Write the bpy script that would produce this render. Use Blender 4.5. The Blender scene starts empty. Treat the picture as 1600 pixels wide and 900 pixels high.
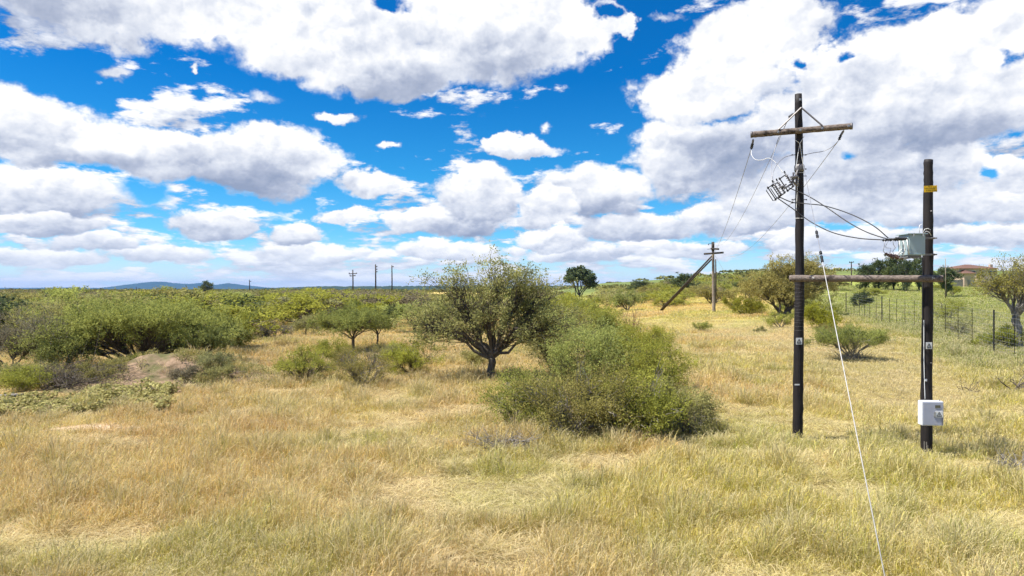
import bpy, bmesh, math, random
import numpy as np
from mathutils import Vector, Matrix, Quaternion
R = math.radians
SC = bpy.context.scene
COL = SC.collection
random.seed(7)
RNG = np.random.default_rng(11)

# ------------------------------------------------------------------ camera
CAM_H = 4.0
F_PX = 1067.0                       # focal length in pixels of a 1600 px wide frame
HOR = 451.0
cd = bpy.data.cameras.new('camera')
cd.sensor_width = 36.0
cd.lens = 36.0 * F_PX / 1600.0
cd.clip_start = 0.1
cd.clip_end = 60000
cam = bpy.data.objects.new('camera', cd)
COL.objects.link(cam)
cam.location = (0, 0, CAM_H)
cam.rotation_euler = (R(90) + math.atan((HOR - 450.0) / F_PX), 0, 0)
SC.camera = cam

def at(px, py, D):
    """world point that the photograph shows at (px, py) at the depth D"""
    return Vector(((px - 800.0) / F_PX * D, D, CAM_H + (HOR - py) / F_PX * D))

# ------------------------------------------------------------------ light
SUN_EL, SUN_AZ = 62.0, -98.0         # azimuth measured from +Y towards +X
SC.view_settings.view_transform = 'Standard'
SC.view_settings.look = 'None'
SC.view_settings.exposure = 0.92
SC.view_settings.gamma = 1.0
SC.view_settings.use_curve_mapping = False
sdir = Vector((math.sin(R(SUN_AZ)) * math.cos(R(SUN_EL)), math.cos(R(SUN_AZ)) * math.cos(R(SUN_EL)), math.sin(R(SUN_EL))))
sl = bpy.data.lights.new('sun', 'SUN')
sl.energy = 5.0
sl.angle = R(0.53)
sl.color = (1.0, 0.955, 0.88)
so = bpy.data.objects.new('sun', sl)
COL.objects.link(so)
so.rotation_euler = sdir.to_track_quat('Z', 'Y').to_euler()
so.location = (-40, 30, 80)

# ------------------------------------------------------------------ node helper
class NT:
    def __init__(s, tree): s.t = tree
    def n(s, typ, **kw):
        nd = s.t.nodes.new(typ)
        for k, v in kw.items(): setattr(nd, k, v)
        return nd
    def put(s, sock, v):
        if isinstance(v, bpy.types.NodeSocket): s.t.links.new(v, sock)
        elif v is not None: sock.default_value = v
    def m(s, op, a, b=None, c=None, clamp=False):
        nd = s.n('ShaderNodeMath', operation=op, use_clamp=clamp)
        s.put(nd.inputs[0], a)
        if b is not None: s.put(nd.inputs[1], b)
        if c is not None: s.put(nd.inputs[2], c)
        return nd.outputs[0]
    def v(s, op, a, b=None, c=None, scale=None):
        nd = s.n('ShaderNodeVectorMath', operation=op)
        s.put(nd.inputs[0], a)
        if b is not None: s.put(nd.inputs[1], b)
        if c is not None: s.put(nd.inputs[2], c)
        if scale is not None: s.put(nd.inputs['Scale'], scale)
        return nd.outputs['Value'] if op in ('LENGTH', 'DOT_PRODUCT', 'DISTANCE') else nd.outputs[0]
    def mr(s, v, a, b, c=0.0, d=1.0, smooth=False):
        nd = s.n('ShaderNodeMapRange', interpolation_type='SMOOTHSTEP' if smooth else 'LINEAR')
        for i, x in enumerate((v, a, b, c, d)): s.put(nd.inputs[i], x)
        return nd.outputs[0]
    def noise(s, vec, scale, detail=4, rough=0.55, dist=0.0, col=False, dim='3D'):
        nd = s.n('ShaderNodeTexNoise', noise_dimensions=dim)
        s.put(nd.inputs['Vector'], vec)
        nd.inputs['Scale'].default_value = scale
        nd.inputs['Detail'].default_value = detail
        nd.inputs['Roughness'].default_value = rough
        nd.inputs['Distortion'].default_value = dist
        return nd.outputs['Color' if col else 'Fac']
    def voro(s, vec, scale, detail=0, rough=0.5, feature='F1', col=False):
        nd = s.n('ShaderNodeTexVoronoi', feature=feature)
        s.put(nd.inputs['Vector'], vec)
        nd.inputs['Scale'].default_value = scale
        nd.inputs['Detail'].default_value = detail
        nd.inputs['Roughness'].default_value = rough
        nd.normalize = False
        return nd.outputs['Color' if col else 'Distance']
    def mixf(s, f, a, b):
        nd = s.n('ShaderNodeMix', data_type='FLOAT')
        s.put(nd.inputs[0], f); s.put(nd.inputs[2], a); s.put(nd.inputs[3], b)
        return nd.outputs[0]
    def mixc(s, f, a, b, blend='MIX'):
        nd = s.n('ShaderNodeMix', data_type='RGBA', blend_type=blend)
        s.put(nd.inputs[0], f)
        for i, x in ((6, a), (7, b)):
            if isinstance(x, (tuple, list)): x = (*x[:3], 1.0)
            s.put(nd.inputs[i], x)
        return nd.outputs[2]
    def ramp(s, f, stops):
        nd = s.n('ShaderNodeValToRGB')
        cr = nd.color_ramp
        while len(cr.elements) < len(stops): cr.elements.new(0.5)
        for e, (p, c) in zip(cr.elements, stops):
            e.position = p; e.color = (*c[:3], 1.0)
        s.put(nd.inputs[0], f)
        return nd.outputs[0]
# ------------------------------------------------------------------ sky: Nishita blue with cumulus laid out by compass direction and elevation
W = bpy.data.worlds.new('World')
SC.world = W
W.use_nodes = True
W.node_tree.nodes.clear()
S = NT(W.node_tree)
SKY_STRENGTH = 0.10

def build_sky():
    tc = S.n('ShaderNodeTexCoord')
    d = tc.outputs['Generated']
    sky = S.n('ShaderNodeTexSky', sky_type='NISHITA')
    sky.sun_disc = False
    sky.sun_elevation = R(SUN_EL)
    sky.sun_rotation = R(SUN_AZ)
    sky.altitude = 900
    sky.air_density = 1.0; sky.dust_density = 0.3; sky.ozone_density = 3.0
    sep = S.n('ShaderNodeSeparateXYZ'); S.put(sep.inputs[0], d)
    x, y, z = sep.outputs
    az = S.m('ARCTAN2', x, y)
    el = S.m('ARCSINE', z)
    comb = S.n('ShaderNodeCombineXYZ'); S.put(comb.inputs[0], az); S.put(comb.inputs[1], el)
    P0 = comb.outputs[0]
    # clear blue, deeper overhead and paler low down
    blue = S.mixc(1.0, sky.outputs[0], S.ramp(el, [(0.0, (0.42, 0.74, 0.92)), (0.16, (0.09, 0.53, 0.78)), (0.30, (0.010, 0.40, 0.74)), (1.0, (0.006, 0.35, 0.74))]), 'MULTIPLY')
    # noise space: the direction, flattened so that low clouds are squat
    cz = S.n('ShaderNodeCombineXYZ'); S.put(cz.inputs[0], x); S.put(cz.inputs[1], y); S.put(cz.inputs[2], S.m('MULTIPLY', S.m('POWER', S.m('MAXIMUM', z, 0.0), 0.75), 1.2))
    N = cz.outputs[0]
    w1 = S.v('SUBTRACT', S.noise(N, 5.0, 3, 0.5, col=True), (0.5, 0.5, 0.5))
    w2 = S.v('SUBTRACT', S.noise(N, 20.0, 4, 0.62, col=True), (0.5, 0.5, 0.5))
    lowk = S.mr(el, 0.02, 0.30, 0.35, 1.0)
    wv = S.v('MULTIPLY', S.v('ADD', S.v('SCALE', w1, scale=0.13), S.v('SCALE', w2, scale=0.06)), (1.0, 0.8, 0.0))
    P = S.v('ADD', P0, S.v('SCALE', wv, scale=lowk))
    Nw = S.v('ADD', N, S.v('SCALE', w2, scale=0.05))
    up = (-0.008, 0.0, 0.014)
    def puff(v): return S.m('MULTIPLY_ADD', S.voro(v, 15.0, 3.0, 0.55), -1.0, 1.0)
    p_a = puff(Nw); p_b = puff(S.v('ADD', Nw, up))
    f_a = S.noise(N, 12.0, 5, 0.60); f_b = S.noise(S.v('ADD', N, (-0.010, 0.0, 0.018)), 12.0, 5, 0.60)
    relief = S.m('ADD', S.m('MULTIPLY', S.m('SUBTRACT', p_a, p_b), 0.42), S.m('MULTIPLY', S.m('SUBTRACT', f_a, f_b), 1.15))
    f_hi = S.noise(N, 34.0, 4, 0.65)
    # edge noise shared by all banks
    edge = S.m('ADD', S.m('MULTIPLY', S.m('SUBTRACT', p_a, 0.55), 0.32), S.m('ADD', S.m('MULTIPLY', S.m('SUBTRACT', f_a, 0.5), 1.1), S.m('MULTIPLY', S.m('SUBTRACT', f_hi, 0.5), 0.75)))
    broad = S.m('MULTIPLY', S.m('SUBTRACT', S.noise(N, 6.5, 3, 0.5), 0.5), 0.75)
    lit = S.m('ADD', relief, broad)
    # --- low field of far cloud rows
    fld = S.noise(S.v('MULTIPLY', N, (1.0, 1.0, 1.7)), 6.0, 6, 0.58)
    fld2 = S.noise(S.v('MULTIPLY', S.v('ADD', N, (0.0, 0.0, 0.022)), (1.0, 1.0, 1.7)), 6.0, 6, 0.58)
    rows = S.noise(S.v('MULTIPLY', N, (1.0, 1.0, 2.4)), 17.0, 5, 0.6)
    cov = S.mr(el, 0.02, 0.20, 0.16, -0.16)
    dens = S.m('ADD', S.m('ADD', S.m('MULTIPLY', S.m('SUBTRACT', fld, 0.5), 2.2), S.m('MULTIPLY', S.m('SUBTRACT', rows, 0.5), 1.6)), cov)
    A = S.m('MULTIPLY', S.mr(dens, -0.06, 0.20, smooth=True), S.mr(el, 0.40, 0.15, 0.85, 1.0))
    B = S.m('ADD', S.m('ADD', 0.66, S.m('MULTIPLY', S.m('SUBTRACT', fld, fld2), 4.2)), S.m('MULTIPLY', S.m('SUBTRACT', rows, 0.5), 2.0))
    # --- banks: px, py, rx, ry (photograph pixels turned into compass direction and elevation), light at the middle, light gain upwards, gain to the right, edge noise
    def pe(px, py):
        X, Z = (px - 800) / F_PX, (HOR - py) / F_PX
        return math.atan(X), math.atan(Z / math.hypot(1, X)), 1 / math.sqrt(1 + X * X)
    for b in BANKS:
        px, py, rx, ry, mid, gu, gr, en = b[:8]
        a0, e0, k = pe(px, py)
        ra, re = rx / F_PX * k * k, ry / F_PX * k
        q = S.v('MULTIPLY_ADD', P, (1 / ra, 1 / re, 0), (-a0 / ra, -e0 / re, 0))
        flat = b[9] if len(b) > 9 else 1.25
        qq = S.v('MAXIMUM', q, S.v('MULTIPLY', q, (-1.0, -flat, 0)))
        val = S.m('SUBTRACT', S.m('MULTIPLY_ADD', edge, en, 1.0), S.v('LENGTH', qq))
        soft = b[8] if len(b) > 8 else 0.22
        if mid is None:                                            # a gap that shows the blue behind
            a = S.mr(val, 0.0, soft, smooth=True)
            A = S.m('MULTIPLY', A, S.m('SUBTRACT', 1.0, a))
            continue
        a = S.mr(val, 0.0, soft, smooth=True)
        sh = S.v('DOT_PRODUCT', q, (gr * 1.4, gu * 1.5, 0))
        br = S.m('ADD', S.m('ADD', sh, mid + 0.08), lit)
        B = S.mixf(a, B, br)
        A = S.m('MAXIMUM', A, a)
    # grey hearts of the banks: seen from below, thick cloud is dark in the middle
    for (px, py, rx, ry, k_) in GREYS:
        a0, e0, k = pe(px, py)
        ra, re = rx / F_PX * k * k, ry / F_PX * k
        q = S.v('MULTIPLY_ADD', P, (1 / ra, 1 / re, 0), (-a0 / ra, -e0 / re, 0))
        a = S.mr(S.m('SUBTRACT', S.m('MULTIPLY_ADD', edge, 0.5, 1.0), S.v('LENGTH', q)), -0.15, 0.6, 0.0, k_, smooth=True)
        B = S.m('SUBTRACT', B, a)
    ccol = S.ramp(B, [(0.0, (0.30, 0.36, 0.50)), (0.35, (0.46, 0.51, 0.64)), (0.62, (0.70, 0.74, 0.83)), (0.84, (0.90, 0.915, 0.95)), (1.0, (1.06, 1.055, 1.05))])
    ccol = S.v('SCALE', ccol, scale=5.7)
    out = S.mixc(A, blue, ccol)
    # pale air low on the horizon
    out = S.mixc(S.mr(el, -0.03, 0.08, 1.0, 0.0, smooth=True), out, tuple(5.7 * c for c in (0.90, 0.93, 0.97)))
    # below the horizon
    out = S.mixc(S.mr(z, -0.02, -0.002, 1.0, 0.0), out, (1.6, 1.5, 1.0))
    W.cycles.sampling_method = 'NONE'
    bg = S.n('ShaderNodeBackground'); S.put(bg.inputs[0], out); bg.inputs[1].default_value = SKY_STRENGTH
    wo = S.n('ShaderNodeOutputWorld'); S.t.links.new(bg.outputs[0], wo.inputs[0])

#  px, py, rx, ry, mid, up, right, edge, soft, flat
BANKS = [
    # far, low
    (60, 400, 150, 26, .60, .45, 0, .7), (250, 395, 120, 24, .62, .45, 0, .7), (480, 392, 120, 24, .66, .45, 0, .7),
    (700, 395, 120, 22, .66, .45, 0, .7), (900, 392, 150, 24, .62, .45, 0, .7), (1090, 385, 120, 24, .64, .45, 0, .7),
    (1300, 380, 160, 26, .62, .45, 0, .7), (1520, 370, 160, 30, .66, .45, 0, .7),
    (150, 372, 95, 26, .62, .5, 0, .7), (470, 362, 60, 24, .70, .5, 0, .7), (545, 343, 62, 20, .82, .3, 0, .7),
    (330, 350, 105, 36, .64, .55, 0, .6), (870, 372, 85, 24, .68, .45, 0, .6), (1000, 350, 120, 34, .60, .45, 0, .6),
    (700, 355, 120, 30, .66, .45, 0, .6), (580, 300, 72, 36, .78, .35, .1, .6), (750, 312, 92, 62, .70, .45, .1, .55),
    (1180, 335, 190, 44, .62, .4, 0, .6), (1420, 330, 200, 44, .66, .4, 0, .6), (1570, 325, 120, 40, .74, .3, 0, .6),
    (40, 305, 195, 56, .58, .55, 0, .5), (60, 345, 170, 26, .60, .4, 0, .6),
    # middle left row
    (60, 215, 165, 76, .70, .42, -.05, .5), (215, 240, 150, 62, .66, .42, 0, .5), (405, 262, 155, 74, .62, .46, .12, .5),
    (505, 194, 62, 17, .85, .2, 0, .9, .35), (270, 165, 32, 15, .85, .2, 0, .6, .6), (180, 100, 38, 17, .80, .2, .1, .7, .6),
    (310, 98, 12, 9, .8, .2, 0, .7, .5), (405, 155, 40, 14, .8, .2, 0, .8, 1.0), (617, 232, 22, 7, .8, .2, 0, 1.0, .6), (862, 210, 16, 10, .75, .2, 0, 1.2, .9),
    (815, 239, 82, 22, .80, .3, 0, .6), (787, 224, 36, 22, .92, .2, 0, .6),
    # right mass
    (925, 300, 115, 50, .66, .42, 0, .5), (850, 330, 60, 40, .68, .4, 0, .5), (1320, 290, 300, 80, .60, .2, .05, .4), (1090, 250, 150, 85, .58, .28, -.10, .5),
    (1500, 250, 85, 60, .70, .3, .1, .5), (1590, 270, 60, 46, .80, .2, 0, .5), (1300, 200, 200, 90, .66, .12, 0, .4), (1480, 170, 220, 95, .60, .22, 0, .4),
    (1110, 140, 140, 75, .84, .18, -.08, .55), (1190, 55, 150, 85, .84, .14, -.06, .55), (1320, 130, 140, 70, .78, .16, 0, .5),
    (1450, 90, 190, 75, .78, .22, -.05, .5), (1570, 60, 130, 95, .76, .18, 0, .5), (1040, 8, 60, 14, .8, .1, 0, 1.2, .8),
    # gaps
    (1365, 12, 60, 20, None, 0, 0, 1.3, .4), (1255, 100, 22, 16, None, 0, 0, 1.5, .6), (1325, 90, 26, 11, None, 0, 0, 1.3, .7), (1572, 80, 16, 18, None, 0, 0, 1.0, .8),
    (1590, 205, 42, 30, None, 0, 0, 1.5, .6), (1545, 278, 28, 30, None, 0, 0, 1.5, .6), (1315, 245, 22, 12, None, 0, 0, 1.0, .9),
    (215, 303, 62, 28, None, 0, 0, .5, .5), (440, 340, 60, 12, None, 0, 0, .8, .9),
    # overhead bank
    (150, -10, 430, 88, .60, -.12, .28, .35), (520, 40, 210, 130, .82, .12, .05, .4), (620, 120, 120, 70, .70, .2, .05, .5),
    (770, 60, 190, 118, .80, .16, .05, .4), (890, 35, 100, 75, .86, .1, .1, .55), (960, 35, 42, 34, .9, .1, .1, .8),
    (600, 5, 55, 26, None, 0, 0, 1.0, .5), (950, 10, 22, 22, None, 0, 0, 1.2, .5), (678, 172, 14, 16, None, 0, 0, .8, .5),
]
GREYS = [(790, 105, 130, 62, .42), (590, 135, 120, 45, .34), (90, 40, 330, 75, .34), (380, 285, 130, 40, .34), (130, 255, 130, 28, .14),
         (60, 335, 120, 18, .2), (1470, 205, 170, 50, .32), (1140, 245, 120, 40, .30), (960, 325, 90, 26, .30), (1250, 265, 160, 30, .16), (740, 362, 90, 18, .2), (1420, 290, 120, 30, .14)]
build_sky()
# ------------------------------------------------------------------ helpers
def tag(o, label=None, cat=None, group=None, kind=None):
    for k, v in (('label', label), ('category', cat), ('group', group), ('kind', kind)):
        if v: o[k] = v
    return o

def thing(name, label, cat, loc=(0, 0, 0), rz=0.0, group=None):
    o = bpy.data.objects.new(name, None)
    o.empty_display_size = 0.2
    COL.objects.link(o)
    o.location = loc; o.rotation_euler = (0, 0, rz)
    return tag(o, label, cat, group)

class Geo:
    """collects quads and triangles, becomes ONE mesh object"""
    def __init__(s): s.V = []; s.Q = []; s.T = []; s.n = 0; s.rq = []; s.rt = []; s.C = []
    def add(s, V, Q=None, T=None, rq=None, rt=None, C=None):
        V = np.asarray(V, dtype=np.float32).reshape(-1, 3)
        s.V.append(V)
        if C is not None: s.C.append(np.asarray(C, dtype=np.float32))
        if Q is not None and len(Q):
            Q = np.asarray(Q, dtype=np.int32); s.Q.append(Q + s.n); s.rq.append(rq if rq is not None else np.full(len(Q), .5, np.float32))
        if T is not None and len(T):
            T = np.asarray(T, dtype=np.int32); s.T.append(T + s.n); s.rt.append(rt if rt is not None else np.full(len(T), .5, np.float32))
        s.n += len(V)
    def tube(s, pts, rad, sides=5, cap=False):
        P = np.asarray([tuple(p) for p in pts], dtype=float); n = len(P)
        rad = np.broadcast_to(np.asarray(rad, dtype=float), (n,)) if np.ndim(rad) == 0 or len(np.atleast_1d(rad)) == n else np.linspace(rad[0], rad[-1], n)
        t = np.gradient(P, axis=0); t /= np.linalg.norm(t, axis=1)[:, None] + 1e-9
        ref = np.array([0, 0, 1.0]) if abs(t[0][2]) < 0.9 else np.array([1.0, 0, 0])
        a = np.cross(t, ref); a /= np.linalg.norm(a, axis=1)[:, None] + 1e-9
        b = np.cross(t, a)
        ang = np.arange(sides) * 2 * np.pi / sides
        V = P[:, None, :] + rad[:, None, None] * (a[:, None, :] * np.cos(ang)[None, :, None] + b[:, None, :] * np.sin(ang)[None, :, None])
        Q = [(i * sides + j, i * sides + (j + 1) % sides, (i + 1) * sides + (j + 1) % sides, (i + 1) * sides + j) for i in range(n - 1) for j in range(sides)]
        V = V.reshape(-1, 3); T = []
        if cap:
            V = np.vstack([V, P[0], P[-1]]); c0, c1 = n * sides, n * sides + 1
            T = [(c0, (j + 1) % sides, j) for j in range(sides)] + [(c1, (n - 1) * sides + j, (n - 1) * sides + (j + 1) % sides) for j in range(sides)]
        s.add(V, Q, T)
    def box(s, c, d, M=None):
        x, y, z = (v / 2 for v in d)
        V = np.array([(-x, -y, -z), (x, -y, -z), (x, y, -z), (-x, y, -z), (-x, -y, z), (x, -y, z), (x, y, z), (-x, y, z)])
        if M is not None: V = V @ np.array(M.to_3x3()).T
        s.add(V + np.array(tuple(c)), [(0, 3, 2, 1), (4, 5, 6, 7), (0, 1, 5, 4), (1, 2, 6, 5), (2, 3, 7, 6), (3, 0, 4, 7)])
    def lathe(s, p0, p1, prof, sides=12):
        """prof: list of (t 0..1 along p0-p1, radius)"""
        p0, p1 = Vector(p0), Vector(p1)
        s.tube([p0.lerp(p1, t) for t, r in prof], [r for t, r in prof], sides, cap=True)
    def mesh(s, name, mat, smooth=False):
        V = np.concatenate(s.V) if s.V else np.zeros((0, 3), np.float32)
        Q = np.concatenate(s.Q) if s.Q else np.zeros((0, 4), np.int32)
        T = np.concatenate(s.T) if s.T else np.zeros((0, 3), np.int32)
        me = bpy.data.meshes.new(name)
        me.vertices.add(len(V)); me.vertices.foreach_set('co', V.ravel())
        idx = np.concatenate([Q.ravel(), T.ravel()]).astype(np.int32)
        me.loops.add(len(idx)); me.loops.foreach_set('vertex_index', idx)
        st = np.concatenate([np.arange(len(Q)) * 4, len(Q) * 4 + np.arange(len(T)) * 3]).astype(np.int32)
        tot = np.concatenate([np.full(len(Q), 4), np.full(len(T), 3)]).astype(np.int32)
        me.polygons.add(len(st)); me.polygons.foreach_set('loop_start', st); me.polygons.foreach_set('loop_total', tot)
        me.polygons.foreach_set('use_smooth', np.full(len(st), smooth))
        r = np.concatenate(s.rq + s.rt) if (s.rq or s.rt) else None
        me.update(calc_edges=True)
        if r is not None and len(r) == len(st) and float(np.std(r)) > 0:
            at_ = me.attributes.new('rnd', 'FLOAT', 'FACE'); at_.data.foreach_set('value', r.astype(np.float32))
        if s.C:
            C = np.concatenate(s.C)
            at_ = me.attributes.new('col', 'FLOAT_COLOR', 'POINT'); at_.data.foreach_set('color', np.hstack([C, np.ones((len(C), 1), np.float32)]).ravel().astype(np.float32))
        me.materials.append(mat)
        return me
    def obj(s, name, mat, parent=None, smooth=False):
        o = bpy.data.objects.new(name, s.mesh(name, mat, smooth))
        COL.objects.link(o)
        if parent is not None: o.parent = parent
        return o

def copy_tree(o, parent=None):
    c = o.copy(); COL.objects.link(c); c.parent = parent
    for ch in list(o.children): copy_tree(ch, c)
    return c

# ------------------------------------------------------------------ noise on the plane
_perm = np.random.default_rng(5).random((256, 256)).astype(np.float32)
def vnoise(x, y, seed=0):
    xi = np.floor(x).astype(int); yi = np.floor(y).astype(int)
    fx = x - xi; fy = y - yi
    fx = fx * fx * (3 - 2 * fx); fy = fy * fy * (3 - 2 * fy)
    h = lambda a, b: _perm[(a + seed * 37) & 255, (b + seed * 91) & 255]
    return (h(xi, yi) * (1 - fx) + h(xi + 1, yi) * fx) * (1 - fy) + (h(xi, yi + 1) * (1 - fx) + h(xi + 1, yi + 1) * fx) * fy
def fbm(x, y, scale, seed=0, octs=4):
    x = np.asarray(x, float) / scale + 100; y = np.asarray(y, float) / scale + 100
    v = 0; a = 0.5; t = 0
    for i in range(octs):
        v = v + a * vnoise(x, y, seed + i); t += a; a *= 0.5; x = x * 2.03; y = y * 2.03
    return v / t
def sstep(a, b, v):
    t = np.clip((np.asarray(v, float) - a) / (b - a), 0, 1); return t * t * (3 - 2 * t)

# ------------------------------------------------------------------ terrain height
MOUND = (-15.2, 29.3)
def ground_z(x, y):
    x = np.asarray(x, float); y = np.asarray(y, float)
    az = x / np.maximum(y, 1.0)
    w = sstep(0.02, 0.5, az) * sstep(2, 12, y)
    yy = np.minimum(y, 600)
    h = w * (0.0195 * np.maximum(yy - 22, 0) + 4.0 * sstep(90, 260, yy))
    h = h + sstep(0.03, 0.14, az) * (1 - 0.4 * w) * 6.6 * sstep(180, 520, y)
    h = h + 9 * sstep(0.16, 0.34, az) * (1 - sstep(0.36, 0.5, az)) * sstep(420, 900, y)
    h = h * (1 - 0.8 * sstep(1200, 3000, y))
    h = h + (fbm(x, y, 6.0, 3) - 0.5) * 0.35 * sstep(3, 10, np.hypot(x, y)) * (1 - sstep(200, 400, np.hypot(x, y)))
    return h
def mound_z(x, y):
    dx, dy = (np.asarray(x, float) - MOUND[0]), (np.asarray(y, float) - MOUND[1])
    r = np.sqrt((dx / 3.0) ** 2 + (dy / 2.4) ** 2)
    r2 = np.sqrt(((dx - 2.6) / 3.2) ** 2 + ((dy - .3) / 2.2) ** 2)
    return 1.0 * np.exp(-1.5 * r ** 2) * (0.8 + 0.45 * fbm(x, y, 1.3, 21)) + 0.45 * np.exp(-1.6 * r2 ** 2)
def hz(x, y): return ground_z(x, y) + mound_z(x, y)
def gp(px, py, h0=0.0):
    """point of the ground that the photograph shows at (px, py)"""
    D = 5.0
    for k in range(4000):
        z = float(hz((px - 800) / F_PX * D, D)) + h0
        if CAM_H + (HOR - py) / F_PX * D <= z: break
        D *= 1.004
    return Vector(((px - 800) / F_PX * D, D, z - h0))

# ------------------------------------------------------------------ materials
def new_mat(name):
    m = bpy.data.materials.new(name); m.use_nodes = True
    m.node_tree.nodes.clear()
    return m, NT(m.node_tree)
def finish(N, sh):
    o = N.n('ShaderNodeOutputMaterial'); N.t.links.new(sh, o.inputs[0])
def pbr(N, col, rough=0.7, spec=0.3, metal=0.0, bump=None, bstr=0.3, bdist=0.01):
    b = N.n('ShaderNodeBsdfPrincipled')
    if isinstance(col, tuple): col = (*col[:3], 1)
    N.put(b.inputs['Base Color'], col); N.put(b.inputs['Roughness'], rough)
    b.inputs['Specular IOR Level'].default_value = spec; b.inputs['Metallic'].default_value = metal
    if bump is not None:
        bn = N.n('ShaderNodeBump'); bn.inputs['Strength'].default_value = bstr; bn.inputs['Distance'].default_value = bdist
        N.put(bn.inputs['Height'], bump); N.t.links.new(bn.outputs[0], b.inputs['Normal'])
    return b.outputs[0]
def flat_mat(name, col, rough=0.6, spec=0.3, metal=0.0, var=0.18, scale=14.0):
    m, N = new_mat(name)
    tc = N.n('ShaderNodeTexCoord').outputs['Object']
    f = N.noise(tc, scale, 5, 0.6)
    c = N.mixc(f, tuple(c * (1 - var) for c in col), tuple(min(1, c * (1 + var)) for c in col))
    finish(N, pbr(N, c, rough, spec, metal, f, 0.15))
    return m
def leaf_mat(name, dark, light, trans=0.35, dry=None):
    m, N = new_mat(name)
    at_ = N.n('ShaderNodeAttribute', attribute_name='rnd', attribute_type='GEOMETRY').outputs['Fac']
    geo = N.n('ShaderNodeNewGeometry')
    oi = N.n('ShaderNodeObjectInfo').outputs['Random']
    cl = N.noise(geo.outputs['Position'], 1.3, 3, 0.6)
    f = N.m('ADD', N.m('MULTIPLY', at_, 0.6), N.m('MULTIPLY', N.mr(cl, 0.35, 0.65), 0.4))
    col = N.mixc(f, dark, light)
    if dry: col = N.mixc(N.mr(at_, 0.86, 0.92), col, dry)
    hs = N.n('ShaderNodeHueSaturation')
    N.put(hs.inputs['Hue'], N.mr(oi, 0, 1, 0.482, 0.503)); N.put(hs.inputs['Value'], N.mr(N.m('FRACT', N.m('MULTIPLY', oi, 7.3)), 0, 1, 0.92, 1.18)); N.put(hs.inputs['Saturation'], N.mr(oi, 0, 1, 1.08, 0.85))
    N.put(hs.inputs['Color'], col); col = hs.outputs[0]
    d = N.n('ShaderNodeBsdfDiffuse'); N.put(d.inputs[0], col)
    t = N.n('ShaderNodeBsdfTranslucent'); N.put(t.inputs[0], col)
    mx = N.n('ShaderNodeMixShader'); mx.inputs[0].default_value = trans
    N.t.links.new(d.outputs[0], mx.inputs[1]); N.t.links.new(t.outputs[0], mx.inputs[2])
    finish(N, mx.outputs[0])
    return m
def bark_mat(name, a, b, scale=9.0):
    m, N = new_mat(name)
    p = N.n('ShaderNodeNewGeometry').outputs['Position']
    f = N.noise(N.v('MULTIPLY', p, (1, 1, 0.3)), scale, 6, 0.65)
    finish(N, pbr(N, N.mixc(N.mr(f, 0.3, 0.7), a, b), 0.9, 0.1, 0, f, 0.6, 0.02))
    return m

LM = {
    'bright': leaf_mat('leaf_bright_green', (0.13, 0.155, 0.03), (0.46, 0.49, 0.095), 0.42),
    'mid':    leaf_mat('leaf_mid_green', (0.13, 0.155, 0.035), (0.44, 0.46, 0.10), 0.42),
    'olive':  leaf_mat('leaf_olive', (0.15, 0.15, 0.05), (0.46, 0.44, 0.15), 0.4, (0.48, 0.40, 0.22)),
    'grey':   leaf_mat('leaf_grey_green', (0.10, 0.09, 0.055), (0.34, 0.30, 0.18), 0.3, (0.42, 0.32, 0.21)),
    'dark':   leaf_mat('leaf_dark_green', (0.035, 0.058, 0.026), (0.17, 0.205, 0.08), 0.3),
    'tree':   leaf_mat('leaf_tree', (0.12, 0.125, 0.04), (0.48, 0.47, 0.14), 0.42, (0.46, 0.36, 0.17)),
    'yellow': leaf_mat('leaf_creeper', (0.22, 0.20, 0.05), (0.66, 0.60, 0.20), 0.35, (0.5, 0.38, 0.18)),
    'willow': leaf_mat('leaf_willow', (0.16, 0.155, 0.055), (0.50, 0.47, 0.17), 0.4),
    'far':    leaf_mat('leaf_far_scrub', (0.06, 0.07, 0.032), (0.31, 0.31, 0.10), 0.22),
}
BARK = bark_mat('bark_dark', (0.06, 0.048, 0.038), (0.19, 0.16, 0.13))
BARKG = bark_mat('bark_grey', (0.13, 0.115, 0.095), (0.34, 0.31, 0.27))
# ------------------------------------------------------------------ ground sheet
PATCH = gp(150, 668)
def straw_cols(x, y):
    """colour of the dry grass at a place (linear RGB), the same field for blades and soil cover"""
    x = np.asarray(x, float); y = np.asarray(y, float)
    tan = np.array([.62, .45, .155]); olive = np.array([.55, .475, .11]); green = np.array([.36, .385, .075]); red = np.array([.54, .35, .14]); pale = np.array([.73, .595, .28])
    az = x / np.maximum(y, 1)
    n1 = fbm(x, y, 9.0, 31); n2 = fbm(x, y, 3.5, 41); n3 = fbm(x, y, 5.0, 51); n4 = fbm(x, y, 2.2, 61)
    k = sstep(.38, .62, n1 - .04 + 0.24 * np.clip(az, -.5, .6) - 0.06 * sstep(22, 45, y))
    c = tan * (1 - k)[..., None] + olive * k[..., None]
    k = (sstep(.54, .74, n2) * .6)[..., None]; c = c * (1 - k) + green * k
    k = (sstep(.52, .72, n3) * .5 * (1 - sstep(.0, .5, az)))[..., None]; c = c * (1 - k) + red * k
    k = (sstep(.55, .75, n4) * .5)[..., None]; c = c * (1 - k) + pale * k
    # beyond the fence and on the far slope the grass is green
    g = (sstep(0.60, 0.70, az + (y - 30) * 0.0045) * sstep(25, 40, y) * sstep(.35, .45, az) * (0.75 + 0.5 * n2) + 0.6 * sstep(130, 260, y) * sstep(0.03, .1, az))
    g = np.clip(g, 0, 1)[..., None]; c = c * (1 - g) + np.array([.27, .30, .07]) * g
    return c

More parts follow.
